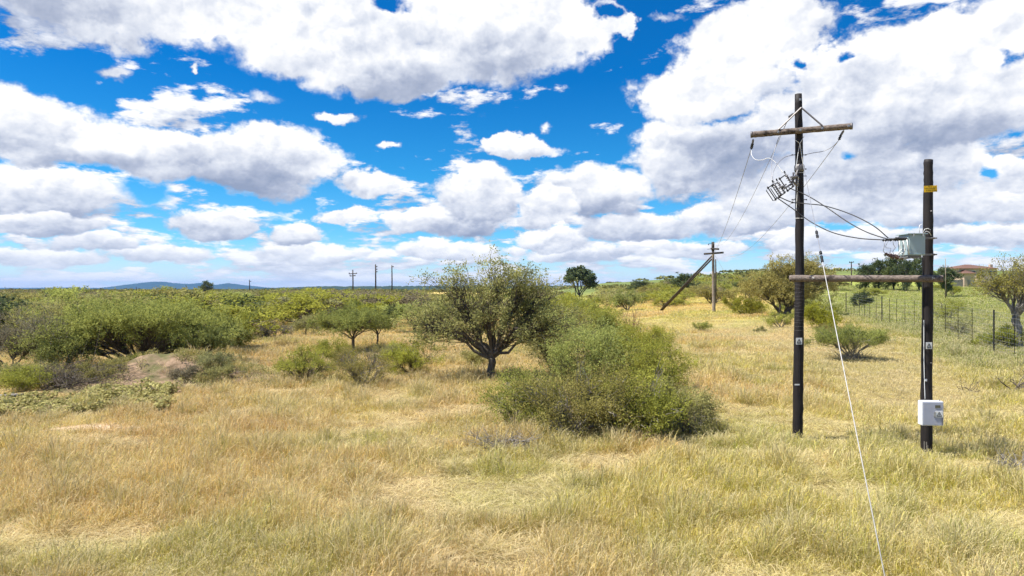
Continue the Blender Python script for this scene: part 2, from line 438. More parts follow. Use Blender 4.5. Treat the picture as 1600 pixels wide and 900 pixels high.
def build_ground():
    G = Geo()
    th = np.concatenate([np.linspace(-60, 60, 420), np.linspace(62, 298, 60)]) * np.pi / 180
    rr = np.concatenate([[0.0], np.geomspace(1.0, 14000, 230)])
    X = rr[:, None] * np.sin(th)[None]; Y = rr[:, None] * np.cos(th)[None]
    Z = np.where(Y > 0, ground_z(X, np.maximum(Y, 0.01)), 0.0)
    V = np.stack([X, Y, Z], -1).reshape(-1, 3)
    n = len(th)
    i = np.arange(len(rr) - 1)[:, None]; j = np.arange(n)[None]
    a = i * n + j; b = i * n + (j + 1) % n; c = (i + 1) * n + (j + 1) % n; d = (i + 1) * n + j
    Q = np.stack(np.broadcast_arrays(a, d, c, b), -1).reshape(-1, 4)
    C = straw_cols(X, np.maximum(Y, 0.01)).reshape(-1, 3)
    gh = (sstep(170, 330, Y) * sstep(.03, .08, X / np.maximum(Y, 1))).reshape(-1, 1)
    C = C * (1 - gh) + np.array([.15, .185, .06]) * gh
    far = sstep(900, 2500, np.hypot(V[:, 0], V[:, 1]))[:, None]
    C = C * (1 - far) + np.array([.05, .07, .03]) * far
    G.add(V, Q, C=C)
    m, N = new_mat('ground_soil')
    pos = N.n('ShaderNodeNewGeometry').outputs['Position']
    col = N.n('ShaderNodeAttribute', attribute_name='col', attribute_type='GEOMETRY').outputs['Color']
    f = N.noise(pos, 3.0, 8, 0.7); f2 = N.noise(pos, 0.35, 5, 0.6)
    soil = N.mixc(f, (0.09, 0.062, 0.036), (0.24, 0.175, 0.10))
    col = N.mixc(N.mr(N.v('LENGTH', pos), 30, 110), N.mixc(0.45, col, (0.16, 0.115, 0.05)), col)
    fs = N.noise(N.v('MULTIPLY', pos, (1, 1, 0)), 26.0, 4, 0.7)
    near = N.mixc(N.mr(N.m('ADD', N.m('MULTIPLY', f, 0.5), fs), 0.62, 0.95), soil, col)
    dist = N.v('LENGTH', pos)
    c2 = N.mixc(N.mr(dist, 40, 130), near, N.mixc(N.mr(f2, 0.35, 0.7, 0, 0.5), col, N.mixc(0.5, col, (0.05, 0.07, 0.02), 'MIX')))
    # bare reddish soil showing in a worn patch
    dp = N.v('LENGTH', N.v('MULTIPLY', N.v('SUBTRACT', pos, (PATCH.x, PATCH.y, PATCH.z)), (0.35, 0.7, 0)))
    bare = N.mr(N.m('ADD', dp, N.m('MULTIPLY', N.m('SUBTRACT', f2, 0.5), 2.5)), 0.25, 0.7, 1.0, 0.0)
    c2 = N.mixc(bare, c2, N.mixc(f, (0.40, 0.28, 0.17), (0.54, 0.41, 0.27)))
    finish(N, pbr(N, c2, 0.95, 0.05, 0, f, 0.8, 0.05))
    o = G.obj('ground', m, smooth=True); tag(o, kind='structure')
build_ground()

def build_mound():
    G = Geo()
    n = 110
    xs = np.linspace(-8.5, 9.5, n) + MOUND[0]; ys = np.linspace(-6, 7, 90) + MOUND[1]
    X, Y = np.meshgrid(xs, ys)
    mz = mound_z(X, Y)
    Z = ground_z(X, Y) + mz + 0.10 * (fbm(X, Y, .5, 71) - .5) * sstep(.05, .3, mz) + 0.012 - 0.15 * (1 - sstep(.0, .06, mz))
    V = np.stack([X, Y, Z], -1).reshape(-1, 3)
    i = np.arange(89)[:, None]; j = np.arange(n - 1)[None]
    a = i * n + j
    G.add(V, np.stack([a, a + 1, a + n + 1, a + n], -1).reshape(-1, 4))
    m, N = new_mat('mound_soil')
    pos = N.n('ShaderNodeNewGeometry').outputs['Position']
    f = N.noise(pos, 2.4, 7, 0.7); f2 = N.noise(pos, 0.7, 4, 0.6)
    c = N.mixc(N.mr(f, .35, .65), (0.12, 0.085, 0.05), (0.36, 0.25, 0.165))
    c = N.mixc(N.mr(f2, 0.45, 0.6), c, (0.12, 0.115, 0.05))
    finish(N, pbr(N, c, 0.95, 0.05, 0, f, 0.9, 0.08))
    tag(G.obj('soil_mound', m, smooth=True), 'low heap of reddish dug soil half overgrown with weeds, beside the big flat-topped thorn tree', 'mound')
build_mound()

# ------------------------------------------------------------------ far hills (real ridges about 12 km off)
def ridge(name, prof, D, depth, mat, lump=0.0, label=None):
    px = np.array([p[0] for p in prof], float); py = np.array([p[1] for p in prof], float)
    xs = np.linspace(px[0], px[-1], 500)
    top = CAM_H + (HOR - np.interp(xs, px, py)) / F_PX * D
    top = top + lump * (fbm(xs, xs * 0 + D, 4.0, 81, 3) - .5)
    G = Geo(); rows = []
    for t, k in ((-1, 0), (-.75, .16), (-.5, .42), (-.25, .78), (0, 1), (.4, .6), (1, 0)):
        y = D + t * depth
        nz = 1 + (0.28 * (fbm(xs, xs * 0 + t * 9, 9.0, 91) - .5) if 0 < k < 1 else 0)
        x = (xs - 800) / F_PX * D
        rows.append(np.stack([x, np.full_like(x, y), np.maximum(top, 0.5) * k * nz - (2 if k == 0 else 0)], -1))
    V = np.concatenate(rows); n = len(xs)
    a = (np.arange(6)[:, None] * n + np.arange(n - 1)[None]).ravel()
    G.add(V, np.stack([a, a + 1, a + n + 1, a + n], -1))
    o = G.obj(name, mat, smooth=True); tag(o, kind='structure'); return o
hm, N = new_mat('hill_bush')
pos = N.n('ShaderNodeNewGeometry').outputs['Position']
f = N.noise(pos, 0.004, 7, 0.65)
finish(N, pbr(N, N.mixc(f, (0.025, 0.04, 0.018), (0.075, 0.09, 0.04)), 0.95, 0.05))
ridge('hills', [(150, 451), (185, 450), (200, 446), (212, 443.5), (222, 441.5), (240, 440), (258, 440.3), (270, 442), (283, 443), (298, 443.6), (312, 442), (322, 442.6), (335, 445), (345, 444.6), (357, 442.3), (368, 443.5), (380, 445.6), (392, 446.3), (404, 448.5), (430, 450), (470, 451)], 11500, 1300, hm, 6)
ridge('hills', [(-700, 449.5), (-300, 449.3), (0, 449.8), (40, 449.9), (90, 449.2), (112, 448.9), (130, 449.8), (200, 450), (500, 450), (900, 450.2), (1500, 450), (2300, 450)], 12400, 900, hm, 8)
hm2, N = new_mat('ridge_woodland')
pos = N.n('ShaderNodeNewGeometry').outputs['Position']
f = N.noise(pos, 0.03, 7, 0.65)
finish(N, pbr(N, N.mixc(f, (0.018, 0.03, 0.016), (0.06, 0.08, 0.035)), 0.95, 0.05))
ridge('hills', [(385, 452), (440, 449.6), (470, 448), (520, 447.4), (600, 447.0), (680, 446.6), (780, 446.4), (860, 445.8), (930, 446.5), (1000, 447), (1100, 448), (1200, 450)], 3600, 350, hm2, 7)

# ------------------------------------------------------------------ air that turns far things blue
def build_haze():
    G = Geo()
    zb, zt = -3.0, 150.0
    L = 14600.0
    G.box((0, 0, (zb + zt) / 2), (2 * L, 2 * L, zt - zb))
    m = bpy.data.materials.new('air'); m.use_nodes = True
    nt = m.node_tree; nt.nodes.clear()
    v = nt.nodes.new('ShaderNodeVolumePrincipled'); o = nt.nodes.new('ShaderNodeOutputMaterial')
    v.inputs['Color'].default_value = (0.13, 0.40, 0.92, 1)
    v.inputs['Density'].default_value = 0.000045
    v.inputs['Anisotropy'].default_value = 0.0
    nt.links.new(v.outputs[0], o.inputs['Volume'])
    ob = G.obj('haze', m); tag(ob, kind='stuff')
HAZE = True
if HAZE: build_haze()
# ------------------------------------------------------------------ plants
def unit(v): return v / (np.linalg.norm(v, axis=-1, keepdims=True) + 1e-9)

def sample_env(rng, env, n, shell=0.35, flat=0.35, per=9, crad=.17):
    """twig ends in clumps, so that gaps and hollows open between them; returns points, outward directions, clump tint"""
    w = np.array([e[3] * e[4] for e in env], float); w /= w.sum()
    m = max(5, n // per)
    k = rng.choice(len(env), m, p=w)
    E = np.array(env, float)[k]
    d = unit(rng.normal(size=(m, 3)))
    d[:, 2] = np.where(d[:, 2] < -flat, -d[:, 2] * 0.6, d[:, 2])
    r = rng.random(m) ** shell
    Cc = E[:, :3] + d * r[:, None] * E[:, 3:6]
    size = (np.prod(np.array(env)[:, 3:6].max(0))) ** (1 / 3)
    j = rng.integers(0, m, n)
    rad = crad * size * rng.uniform(.6, 1.5, m)[j]
    P = Cc[j] + rng.normal(size=(n, 3)) * rad[:, None] * np.array([.85, .85, .42])
    dd = unit(d[j] + rng.normal(size=(n, 3)) * .35)
    sh = rng.random(n) < .11                        # a few long shoots break the outline
    P = P + np.where(sh, rng.uniform(.12, .34, n) * size, 0)[:, None] * unit(dd + [0, 0, .35])
    return P, dd, rng.random(m)[j]

def leaves(G, rng, T, D, tint=None, up=0.3, twigs=5, L=0.35, per=10, size=0.05, aspect=0.4, spread=0.7, align=0.6, jit=0.03):
    n = len(T); per = max(3, int(per * .8)); size = size * 1.08
    tw = unit(D[:, None, :] * 0.6 + np.array([0, 0, up]) + rng.normal(size=(n, twigs, 3)) * spread)
    ln = L * rng.uniform(0.5, 1.25, (n, twigs, 1, 1))
    t = rng.random((n, twigs, per, 1)) ** 0.8
    drop = -0.15 * (t ** 2) * ln * np.array([0, 0, 1.0])
    P = T[:, None, None, :] + tw[:, :, None, :] * t * ln + drop + rng.normal(size=(n, twigs, per, 3)) * jit
    a = unit(np.broadcast_to(tw[:, :, None, :], P.shape) * align + rng.normal(size=P.shape) * (1 - align * .6))
    P = P.reshape(-1, 3); a = a.reshape(-1, 3)
    b = unit(np.cross(a, rng.normal(size=a.shape)))
    s = size * rng.uniform(0.6, 1.35, (len(P), 1))
    c = (P.astype(np.float32))
    V = np.stack([c, c + a * s * .5 + b * s * aspect * .5, c + a * s, c + a * s * .5 - b * s * aspect * .5], 1).reshape(-1, 3)
    Q = np.arange(len(P) * 4).reshape(-1, 4)
    r = np.repeat(rng.random(n * twigs), per) * .3 + rng.random(len(P)) * .3 + (np.repeat(tint, twigs * per) if tint is not None else .5) * .4
    G.add(V, Q, rq=r.astype(np.float32))

def bez(p0, p1, p2, n, rng=None, wob=0.0):
    t = np.linspace(0, 1, n)[:, None]
    P = (1 - t) ** 2 * p0 + 2 * t * (1 - t) * p1 + t ** 2 * p2
    if rng is not None and wob: P[1:-1] += rng.normal(size=(n - 2, 3)) * wob
    return P

def skeleton(G, rng, T, base, trunk_h, r0, nlimb=7, frac=0.7, nstem=1, lean=0.0, fine=0.008):
    """trunk(s), limbs and branches that reach the crown's twig ends"""
    n = len(T)
    C = T[rng.choice(n, nlimb, replace=False)].copy()
    for _ in range(4):
        k = np.argmin(((T[:, None] - C[None]) ** 2).sum(-1), 1)
        for i in range(nlimb):
            if (k == i).any(): C[i] = T[k == i].mean(0)
    base = np.array(base, float)
    if nstem == 1:
        fork = base + np.array([lean, 0, trunk_h])
        G.tube(bez(base + [0, 0, -.1], base + [lean * .2, 0, trunk_h * .6], fork, 6, rng, r0 * .12), np.array([1.35, 1.05, .95, .92, .95, .85]) * r0, 8)
        starts = [fork - [0, 0, trunk_h * .08 * rng.random()] for _ in range(nlimb)]
        r1 = r0 * 0.5
    else:
        ang = rng.uniform(0, 2 * np.pi, nlimb)
        starts = [base + [math.cos(a) * r0 * 2.0, math.sin(a) * r0 * 2.0, -.05] for a in ang]
        r1 = r0 * 0.7
    for i in range(nlimb):
        own = T[k == i]
        if len(own) == 0: continue
        s = starts[i]; c = C[i].copy()
        mid = s + (c - s) * [0.45, 0.45, 0.3 if nstem > 1 else .35] + [0, 0, 0.12 * np.linalg.norm(c - s)]
        path = bez(s, mid, c, 9, rng, np.linalg.norm(c - s) * .02)
        rr = np.linspace(r1, r1 * .28, 9)
        G.tube(path, rr, 6)
        for t_ in own[rng.random(len(own)) < frac]:
            u = rng.uniform(.35, 1.0) * 8; j = min(7, int(u)); p = path[j] + (path[j + 1] - path[j]) * (u - j)
            m_ = (p + t_) / 2 + rng.normal(size=3) * .12 * np.linalg.norm(t_ - p) + [0, 0, .06]
            q = bez(p, m_, t_, 5, rng, .015)
            G.tube(q, np.linspace(max(fine * 1.6, rr[j] * .38), fine * .6, 5), 3)

def plant(name, label, cat, loc, env, mat, bark, seed, n=200, group=None, trunk_h=.4, r0=.07, nlimb=7, nstem=1, frac=.7, lean=0., rz=0., shell=.35, flat=.35, fine=.008, bare=None, trunk_name='trunk', clump=9, crad=.17, **lf):
    rng = np.random.default_rng(seed)
    root = thing(name, label, cat, loc, rz, group)
    T, D, tint = sample_env(rng, env, n, shell, flat, clump, crad)
    T[:, 2] = np.maximum(T[:, 2], 0.08)
    G = Geo(); skeleton(G, rng, T, (0, 0, 0), trunk_h, r0, nlimb, frac, nstem, lean, fine)
    if bare:                                           # dead grey twigs at the foot
        nb, w, h = bare
        for _ in range(nb):
            a = rng.uniform(0, 2 * np.pi); p = np.array([rng.uniform(-w, w) * .6, rng.uniform(-w, w) * .4, .02]); e = p + np.array([math.cos(a) * w * .5, math.sin(a) * w * .4, h * rng.uniform(.3, 1)])
            G.tube(bez(p, (p + e) / 2 + rng.normal(size=3) * .12, e, 5), np.linspace(.012, .004, 5), 3)
    G.obj(trunk_name, bark, root)
    G = Geo(); leaves(G, rng, T, D, tint, **lf)
    G.obj('crown', mat, root)
    return root
# ------------------------------------------------------------------ plants that the photograph shows one by one
def W_(px, D): return px / F_PX * D
# the big tree in the middle
p = gp(768, 594)
plant('broadleaf_tree', 'tallest rounded tree in the middle of the field, thick dark forked trunk, sparse olive leaves', 'tree', p,
      [(-.1, 0, 3.5, 2.1, 1.9, 1.6), (-2.0, .1, 2.9, 1.7, 1.5, 1.3), (1.9, 0, 2.9, 1.7, 1.5, 1.3), (.5, 0, 4.5, 1.3, 1.1, 1.0), (-1.4, -.2, 4.0, 1.2, 1.0, 0.85), (-2.2, -.4, 1.9, 1.2, .9, .7), (1.9, 0, 4.0, .9, .9, .7), (-2.7, -.2, 2.1, 1.1, 1.2, 1.0), (2.9, .2, 2.2, 1.2, 1.1, 1.0), (0, -.9, 2.7, 2.4, .9, .9), (-1.2, .9, 2.4, 1.8, 1.0, .9), (1.5, -.6, 2.1, 1.3, .9, .7)],
      LM['tree'], BARK, 31, clump=5, crad=.16, n=1050, trunk_h=.95, r0=.17, nlimb=16, frac=.85, shell=.6, flat=.75, fine=.010, twigs=5, L=.46, per=9, size=.075, aspect=.55, up=.35, spread=.8, align=.3, jit=.05)

# the wide thorn thicket right of it, shrub by shrub
def bush(px, pb, w, top, mat, label, seed, n=150, depth=None, name='thorn_bush', cat='bush', bark=None, flatk=.3, dens=1.0, group=None, lumps=4, D=None, **kw):
    p = gp(px, pb)
    if D: p.y = D
    wd = W_(w, p.y) / 2
    dp = depth if depth else wd * .8
    if not D: p.y += dp * .75
    p.x = (px - 800) / F_PX * p.y; p.z = float(hz(p.x, p.y))
    wd = W_(w, p.y) / 2
    h = CAM_H + (HOR - top) / F_PX * p.y - p.z
    h = max(h, .35)
    rng = np.random.default_rng(seed)
    umb = kw.get('flat', 1) < .3
    env = [(0, 0, h * (.60 if umb else .50), wd * .80, dp * .85, h * (.36 if umb else .46))]
    for i in range(lumps):
        a = i / lumps * 2 * math.pi + rng.uniform(-.4, .4); k = rng.uniform(.50, .70)
        env.append((math.cos(a) * wd * k, math.sin(a) * dp * k, h * (rng.uniform(.42, .66) if umb else rng.uniform(.28, .62)), wd * rng.uniform(.34, .50), dp * .45, h * rng.uniform(.24, .36)))
    a = dict(n=int(n * 1.25), trunk_h=h * .25, r0=.03 + .012 * h, nlimb=7, nstem=3, frac=.6, shell=.6, flat=.95, fine=.006, twigs=5, L=.13 * h + .14, per=9, size=.05, aspect=.4, up=.35, spread=.75, align=.6, jit=.03, trunk_name='stems')
    a.update(kw)
    return plant(name, label, cat, p, env, mat, bark or BARK, seed, group=group, **a)

TH = dict(bark=BARKG, frac=.95, per=11, size=.055, twigs=5, up=.15, spread=.95, nlimb=12, shell=.8, lumps=6, fine=.007)
bush(905, 694, 190, 556, LM['olive'], 'widest tangled thorn shrub in the middle of the front thicket, pale twigs across it', 101, n=560, depth=1.5, L=.42, bare=(140, 1.4, .9), **TH)
bush(822, 676, 150, 572, LM['mid'], 'pale green feathery thorn shrub at the left end of the front thicket', 102, n=420, depth=1.2, L=.42, bare=(90, 1.0, .7), **TH)
bush(995, 692, 170, 562, LM['mid'], 'green arching thorn shrub right of the widest one in the front thicket', 128, n=500, depth=1.4, L=.42, bare=(100, 1.3, .8), **TH)
bush(1066, 684, 130, 588, LM['olive'], 'loose grey-green thorn shrub at the right end of the front thicket', 103, n=330, depth=1.1, L=.42, bare=(60, 1.0, .6), **TH)
bush(1020, 622, 140, 522, LM['mid'], 'thorn bush with a dark hollow, behind the right part of the front thicket', 104, n=520, depth=1.8, L=.45, per=11, size=.06)
bush(925, 620, 180, 495, LM['bright'], 'yellow-green rounded thorn tree directly behind the front thicket', 105, n=700, depth=2.4, L=.48, per=12, size=.065, nlimb=9)
bush(868, 590, 130, 474, LM['olive'], 'grey-green thorn tree touching the right side of the big tree', 106, n=480, depth=2.0, L=.48, per=11, size=.065)
bush(940, 555, 135, 470, LM['bright'], 'brightest green flat-topped thorn bush at the back of the middle thicket', 107, n=440, depth=2.2, L=.48, per=12, size=.075)
bush(875, 530, 150, 460, LM['mid'], 'rounded green thorn bush just behind the right shoulder of the big tree', 108, n=560, depth=2.6, L=.5, per=11, size=.085)
bush(1003, 565, 90, 498, LM['mid'], 'small green bush on the right edge of the middle thicket, below the dead branches', 109, n=330, depth=1.4, size=.06, L=.4)

# left group
bush(220, 583, 300, 471, LM['mid'], 'largest flat-topped thorn tree, green above a dark hollow behind the soil mound', 110, D=34.6, n=1700, depth=3.4, lumps=10, cat='tree', name='thorn_tree', nlimb=14, L=.55, per=13, size=.09, up=.75, spread=.5, trunk_h=.9, r0=.12, frac=.7, shell=.5, flat=.28)
bush(92, 588, 95, 512, LM['mid'], 'drooping green thorn bush under the left side of the largest flat-topped tree', 118, D=32.5, n=420, depth=1.4, L=.5, per=11, size=.075)
bush(322, 568, 112, 500, LM['mid'], 'small umbrella-shaped thorn tree just right of the largest one on the left', 111, D=34.5, n=480, depth=2.0, cat='tree', name='thorn_tree', nstem=1, trunk_h=.6, r0=.08, L=.42, per=12, size=.075, flat=.28)
bush(350, 535, 90, 478, LM['bright'], 'yellow-green thorn bush behind the small umbrella-shaped tree left of the clearing', 119, D=45.0, n=420, depth=2.4, L=.5, per=12, size=.095)
bush(12, 590, 190, 472, LM['grey'], 'tall grey-brown half-bare shrub at the left edge of the field', 112, n=640, depth=2.4, bark=BARK, L=.55, per=7, size=.07, frac=1.0, up=.3, spread=.8)
bush(85, 552, 150, 464, LM['olive'], 'olive brown bush between the half-bare shrub and the largest flat-topped thorn tree', 113, D=43.0, n=520, depth=2.6, L=.5, per=10, size=.09)
bush(30, 606, 150, 566, LM['olive'], 'low tangled weedy shrub at the foot of the half-bare shrub', 114, n=300, depth=1.2, bark=BARKG, size=.06, per=8, L=.3)
bush(110, 606, 130, 574, LM['grey'], 'low dark brown tangle of twigs in front of the shaded hollow', 115, n=260, depth=1.0, bark=BARKG, size=.055, per=6, L=.3, frac=1.0)
bush(345, 600, 90, 572, LM['olive'], 'low dry weedy shrub on the right flank of the soil mound', 116, n=200, depth=1.0, size=.055, per=7, L=.26)
bush(212, 580, 40, 552, LM['mid'], 'little green shrub growing on the crest of the soil mound', 117, D=30.0, n=50, depth=.5, size=.05, per=8, L=.2)

# centre-left group
bush(552, 556, 150, 474, LM['bright'], 'broad flat-topped umbrella thorn left of the big tree', 120, n=620, depth=2.4, cat='tree', name='thorn_tree', nstem=1, trunk_h=.9, r0=.10, L=.38, per=12, size=.085, flat=.02, nlimb=9)
bush(590, 546, 62, 477, LM['dark'], 'dark grey-green small tree with a forked stem beside the umbrella thorn', 121, n=260, depth=1.2, cat='tree', name='small_tree', nstem=1, trunk_h=.9, r0=.07, L=.3, per=10, size=.075, flat=.1)
bush(472, 604, 108, 534, LM['mid'], 'sparse green shrub with thin bare stems, left of the twiggy grey-green one', 122, n=280, depth=1.2, L=.26, per=11, size=.05, frac=1.0)
bush(563, 608, 104, 528, LM['olive'], 'twiggy grey-green shrub standing in front of the umbrella thorn', 123, n=300, depth=1.3, bark=BARKG, L=.3, per=8, size=.05, frac=1.0, up=.6)
bush(642, 590, 104, 536, LM['bright'], 'low bright green bush at the left foot of the big tree', 124, n=320, depth=1.3, L=.26, per=11, size=.055)
bush(430, 530, 62, 502, LM['grey'], 'round brown-grey bush in the clearing left of the umbrella thorn', 125, n=220, depth=1.4, L=.3, per=8, size=.08)
bush(478, 526, 56, 490, LM['olive'], 'small dark-stemmed bush right of the round brown-grey one', 126, n=200, depth=1.2, L=.3, per=9, size=.075, nstem=1, trunk_h=.7)
bush(740, 575, 60, 548, LM['olive'], 'low dull green scrub in the shade behind the trunk of the big tree', 127, n=140, depth=1.0, size=.055)

bush(512, 568, 90, 530, LM['mid'], 'low spreading green bush between the sparse shrub and the umbrella thorn', 129, n=260, depth=1.3, size=.06)
bush(612, 572, 60, 535, LM['olive'], 'small olive bush under the right edge of the umbrella thorn', 143, n=180, depth=1.0, size=.06)
# right side
bush(1331, 566, 146, 507, LM['bright'], 'dome-shaped bright green bush with dead grey twigs between the two tall poles', 130, n=620, depth=1.7, lumps=6, L=.28, per=13, size=.055, bare=(90, 1.2, .7), bark=BARKG, flat=.25, up=.5)
bush(1285, 516, 56, 474, LM['bright'], 'bright green bush just right of the left tall pole', 131, n=300, depth=1.8, L=.36, per=12, size=.09)
bush(1265, 490, 90, 462, LM['mid'], 'darker green bush behind the bright one beside the left tall pole', 132, n=260, depth=2.2, L=.4, per=11, size=.11)
bush(1281, 524, 26, 500, LM['olive'], 'spindly dark shrub in front of the bright bush beside the left tall pole', 133, n=70, depth=.7, size=.06, L=.25)
bush(1219, 513, 50, 486, LM['mid'], 'low green shrub left of the left tall pole', 134, n=150, depth=1.2, size=.075, L=.3)
bush(1095, 519, 34, 502, LM['mid'], 'small round green shrub alone in the dry grass below the distant strutted pole', 135, n=130, depth=.8, size=.055, L=.22)
bush(1188, 519, 24, 511, LM['olive'], 'tiny low shrub in the dry grass between the distant strutted pole and the tall one', 136, n=60, depth=.5, size=.05, L=.15)
bush(1162, 493, 76, 463, LM['mid'], 'green bush with a dark shaded foot, left of the silvery tree', 137, n=300, depth=2.4, L=.42, per=11, size=.12)
p = gp(1226, 494)
plant('silvery_tree', 'tall broad olive-silver tree behind the left tall pole', 'tree', p,
      [(0, 0, 4.0, 3.6, 3.2, 2.6), (-2.6, 0, 3.3, 2.2, 2.2, 2.2), (3.2, 0, 4.0, 2.4, 2.4, 2.2), (.8, 0, 5.2, 2.4, 2.2, 1.5), (-1.6, -.5, 4.8, 1.6, 1.5, 1.3), (3.0, 0, 5.2, 1.5, 1.5, 1.0), (0, -1.5, 2.4, 3.6, 1.8, 1.8)],
      LM['willow'], BARK, 8, n=1100, trunk_h=1.0, r0=.24, nlimb=10, nstem=3, frac=.5, shell=.6, flat=.8, fine=.02, twigs=5, L=.62, per=10, size=.17, aspect=.35, up=.1, spread=.7, align=.4, jit=.06)
p = gp(1590, 548); p.y += 2.0; p.x = (1590 - 800) / F_PX * p.y; p.z = float(hz(p.x, p.y))
plant('thorn_tree', 'tree with a thick grey trunk and spreading pale branches behind the fence', 'tree', p,
      [(.4, 0, 3.9, 2.4, 2.2, 1.4), (-1.3, 0, 3.5, 1.4, 1.4, 1.0), (1.2, 0, 4.9, 1.5, 1.4, .9), (2.5, 0, 4.0, 1.6, 1.6, 1.3)],
      LM['tree'], BARKG, 9, n=760, trunk_h=1.9, r0=.24, nlimb=12, frac=.9, shell=.55, flat=.3, fine=.014, lean=-.1, twigs=4, L=.42, per=8, size=.085, aspect=.5, up=.3, spread=.8, align=.3, jit=.05)
bush(1566, 545, 90, 510, LM['bright'], 'lush green weeds around the foot of the tree behind the fence', 138, n=260, depth=1.4, L=.3, per=10, size=.085, name='weed_clump', cat='weeds')
bush(1345, 482, 32, 455, LM['dark'], 'small dark green bush behind the far end of the fence', 139, n=180, depth=1.4, L=.4, size=.13)
bush(1482, 500, 76, 460, LM['mid'], 'loose green shrub behind the fence, right of the right tall pole', 140, n=240, depth=1.8, L=.4, size=.09, per=8, bark=BARKG)
bush(1500, 525, 60, 490, LM['olive'], 'thin straggly shrub just behind the fence wire', 141, n=130, depth=1.2, L=.35, size=.07, per=6, frac=1.0, bark=BARKG)
bush(1570, 452, 80, 430, LM['olive'], 'low dark bush in front of the boundary wall of the house', 142, n=120, depth=3, L=.7, size=.3)
# round-crowned tree on the skyline
p = gp(904, 464)
k = p.y / F_PX
plant('broadleaf_tree', 'lone dark round-crowned tree on the skyline, right of the big tree', 'tree', p,
      [(-13 * k, 0, 28 * k, 12 * k, 14 * k, 11 * k), (8 * k, 0, 30 * k, 17 * k, 17 * k, 13 * k), (-2 * k, 0, 36 * k, 13 * k, 13 * k, 7 * k), (16 * k, 0, 20 * k, 9 * k, 9 * k, 9 * k)],
      LM['dark'], BARK, 14, n=360, trunk_h=10 * k, r0=1.4 * k, nlimb=8, nstem=3, frac=.6, shell=.5, flat=.3, fine=.03, twigs=5, L=5 * k, per=9, size=2.6 * k, aspect=.6, up=.3, spread=.8, align=.3, jit=.1)

# dead branches poking out of the thicket, and on the right edge
def dead_branch(px, py, w, h, label, seed, mat=BARKG, n=14, name='dead_branch', r=.02):
    rng = np.random.default_rng(seed)
    p = gp(px, py); W = W_(w, p.y); H = W_(h, p.y)
    root = Geo()
    for i in range(n):
        a = rng.uniform(0, 2 * np.pi)
        s = np.array([rng.uniform(-.15, .15) * W, rng.uniform(-.15, .15) * W, -.03]); e = s + np.array([math.cos(a) * W * .5, math.sin(a) * W * .3, H * rng.uniform(.3, 1)])
        path = bez(s, (s + e) / 2 + rng.normal(size=3) * .1 * W, e, 7, rng, .01 * W)
        root.tube(path, np.linspace(r, r * .25, 7), 4)
        for j in range(4):
            q = path[rng.integers(2, 6)]; e2 = q + rng.normal(size=3) * W * .14 + [0, 0, .05 * H]
            root.tube(bez(q, (q + e2) / 2 + [0, 0, .03], e2, 4), np.linspace(r * .4, r * .12, 4), 3)
    o = root.obj(name, mat); o.location = p
    tag(o, label, 'branch'); return o
DRY = bark_mat('dead_twig_red', (0.14, 0.08, 0.06), (0.34, 0.22, 0.16))
dead_branch(985, 520, 44, 46, 'reddish dead branches poking up at the back right of the middle thicket', 5, DRY, 16, r=.03)
dead_branch(1585, 612, 60, 40, 'bare brown branch lying in the dry grass at the right edge', 6, BARK, 8, r=.03)
dead_branch(1512, 612, 44, 30, 'thin twiggy stems rising from the grass right of the right tall pole', 7, BARK, 9, r=.014)
dead_branch(1590, 735, 66, 34, 'heap of grey cut brushwood in the grass at the right edge', 12, BARKG, 40, 'brush_pile', .018)
dead_branch(790, 700, 110, 26, 'pale pile of fallen dead twigs at the left foot of the front thicket', 13, BARKG, 70, 'brush_pile', .013)
dead_branch(110, 602, 190, 34, 'dark brushwood pile under the left flat-topped thorn tree', 15, BARK, 70, 'brush_pile', .016)
bush(60, 612, 120, 578, LM['mid'], 'low leafy green shrub sprawling behind the yellow-green creeper', 144, n=300, depth=1.2, size=.055, per=9, L=.3)
bush(165, 598, 90, 566, LM['olive'], 'low olive weedy shrub at the left foot of the soil mound', 145, n=240, depth=1.0, size=.055, per=8, L=.28)
bush(290, 600, 60, 574, LM['grey'], 'brownish weedy shrub on the front of the soil mound', 146, n=130, depth=.7, size=.05, per=6, L=.22)
bush(330, 585, 80, 556, LM['olive'], 'dull green weedy shrub on the right shoulder of the soil mound', 147, n=200, depth=.9, size=.055, per=8, L=.26)
# fallen log at the left edge
p = gp(6, 628)
G = Geo(); G.tube([p + Vector((-1.2, .1, .1)), p + Vector((-.4, 0, .15)), p + Vector((.3, -.1, .22)), p + Vector((.75, -.1, .27))], [.10, .095, .085, .06], 9, cap=True)
tag(G.obj('fallen_log', BARKG, smooth=True), 'grey fallen log lying beside the yellow-green creeper at the left edge', 'log')

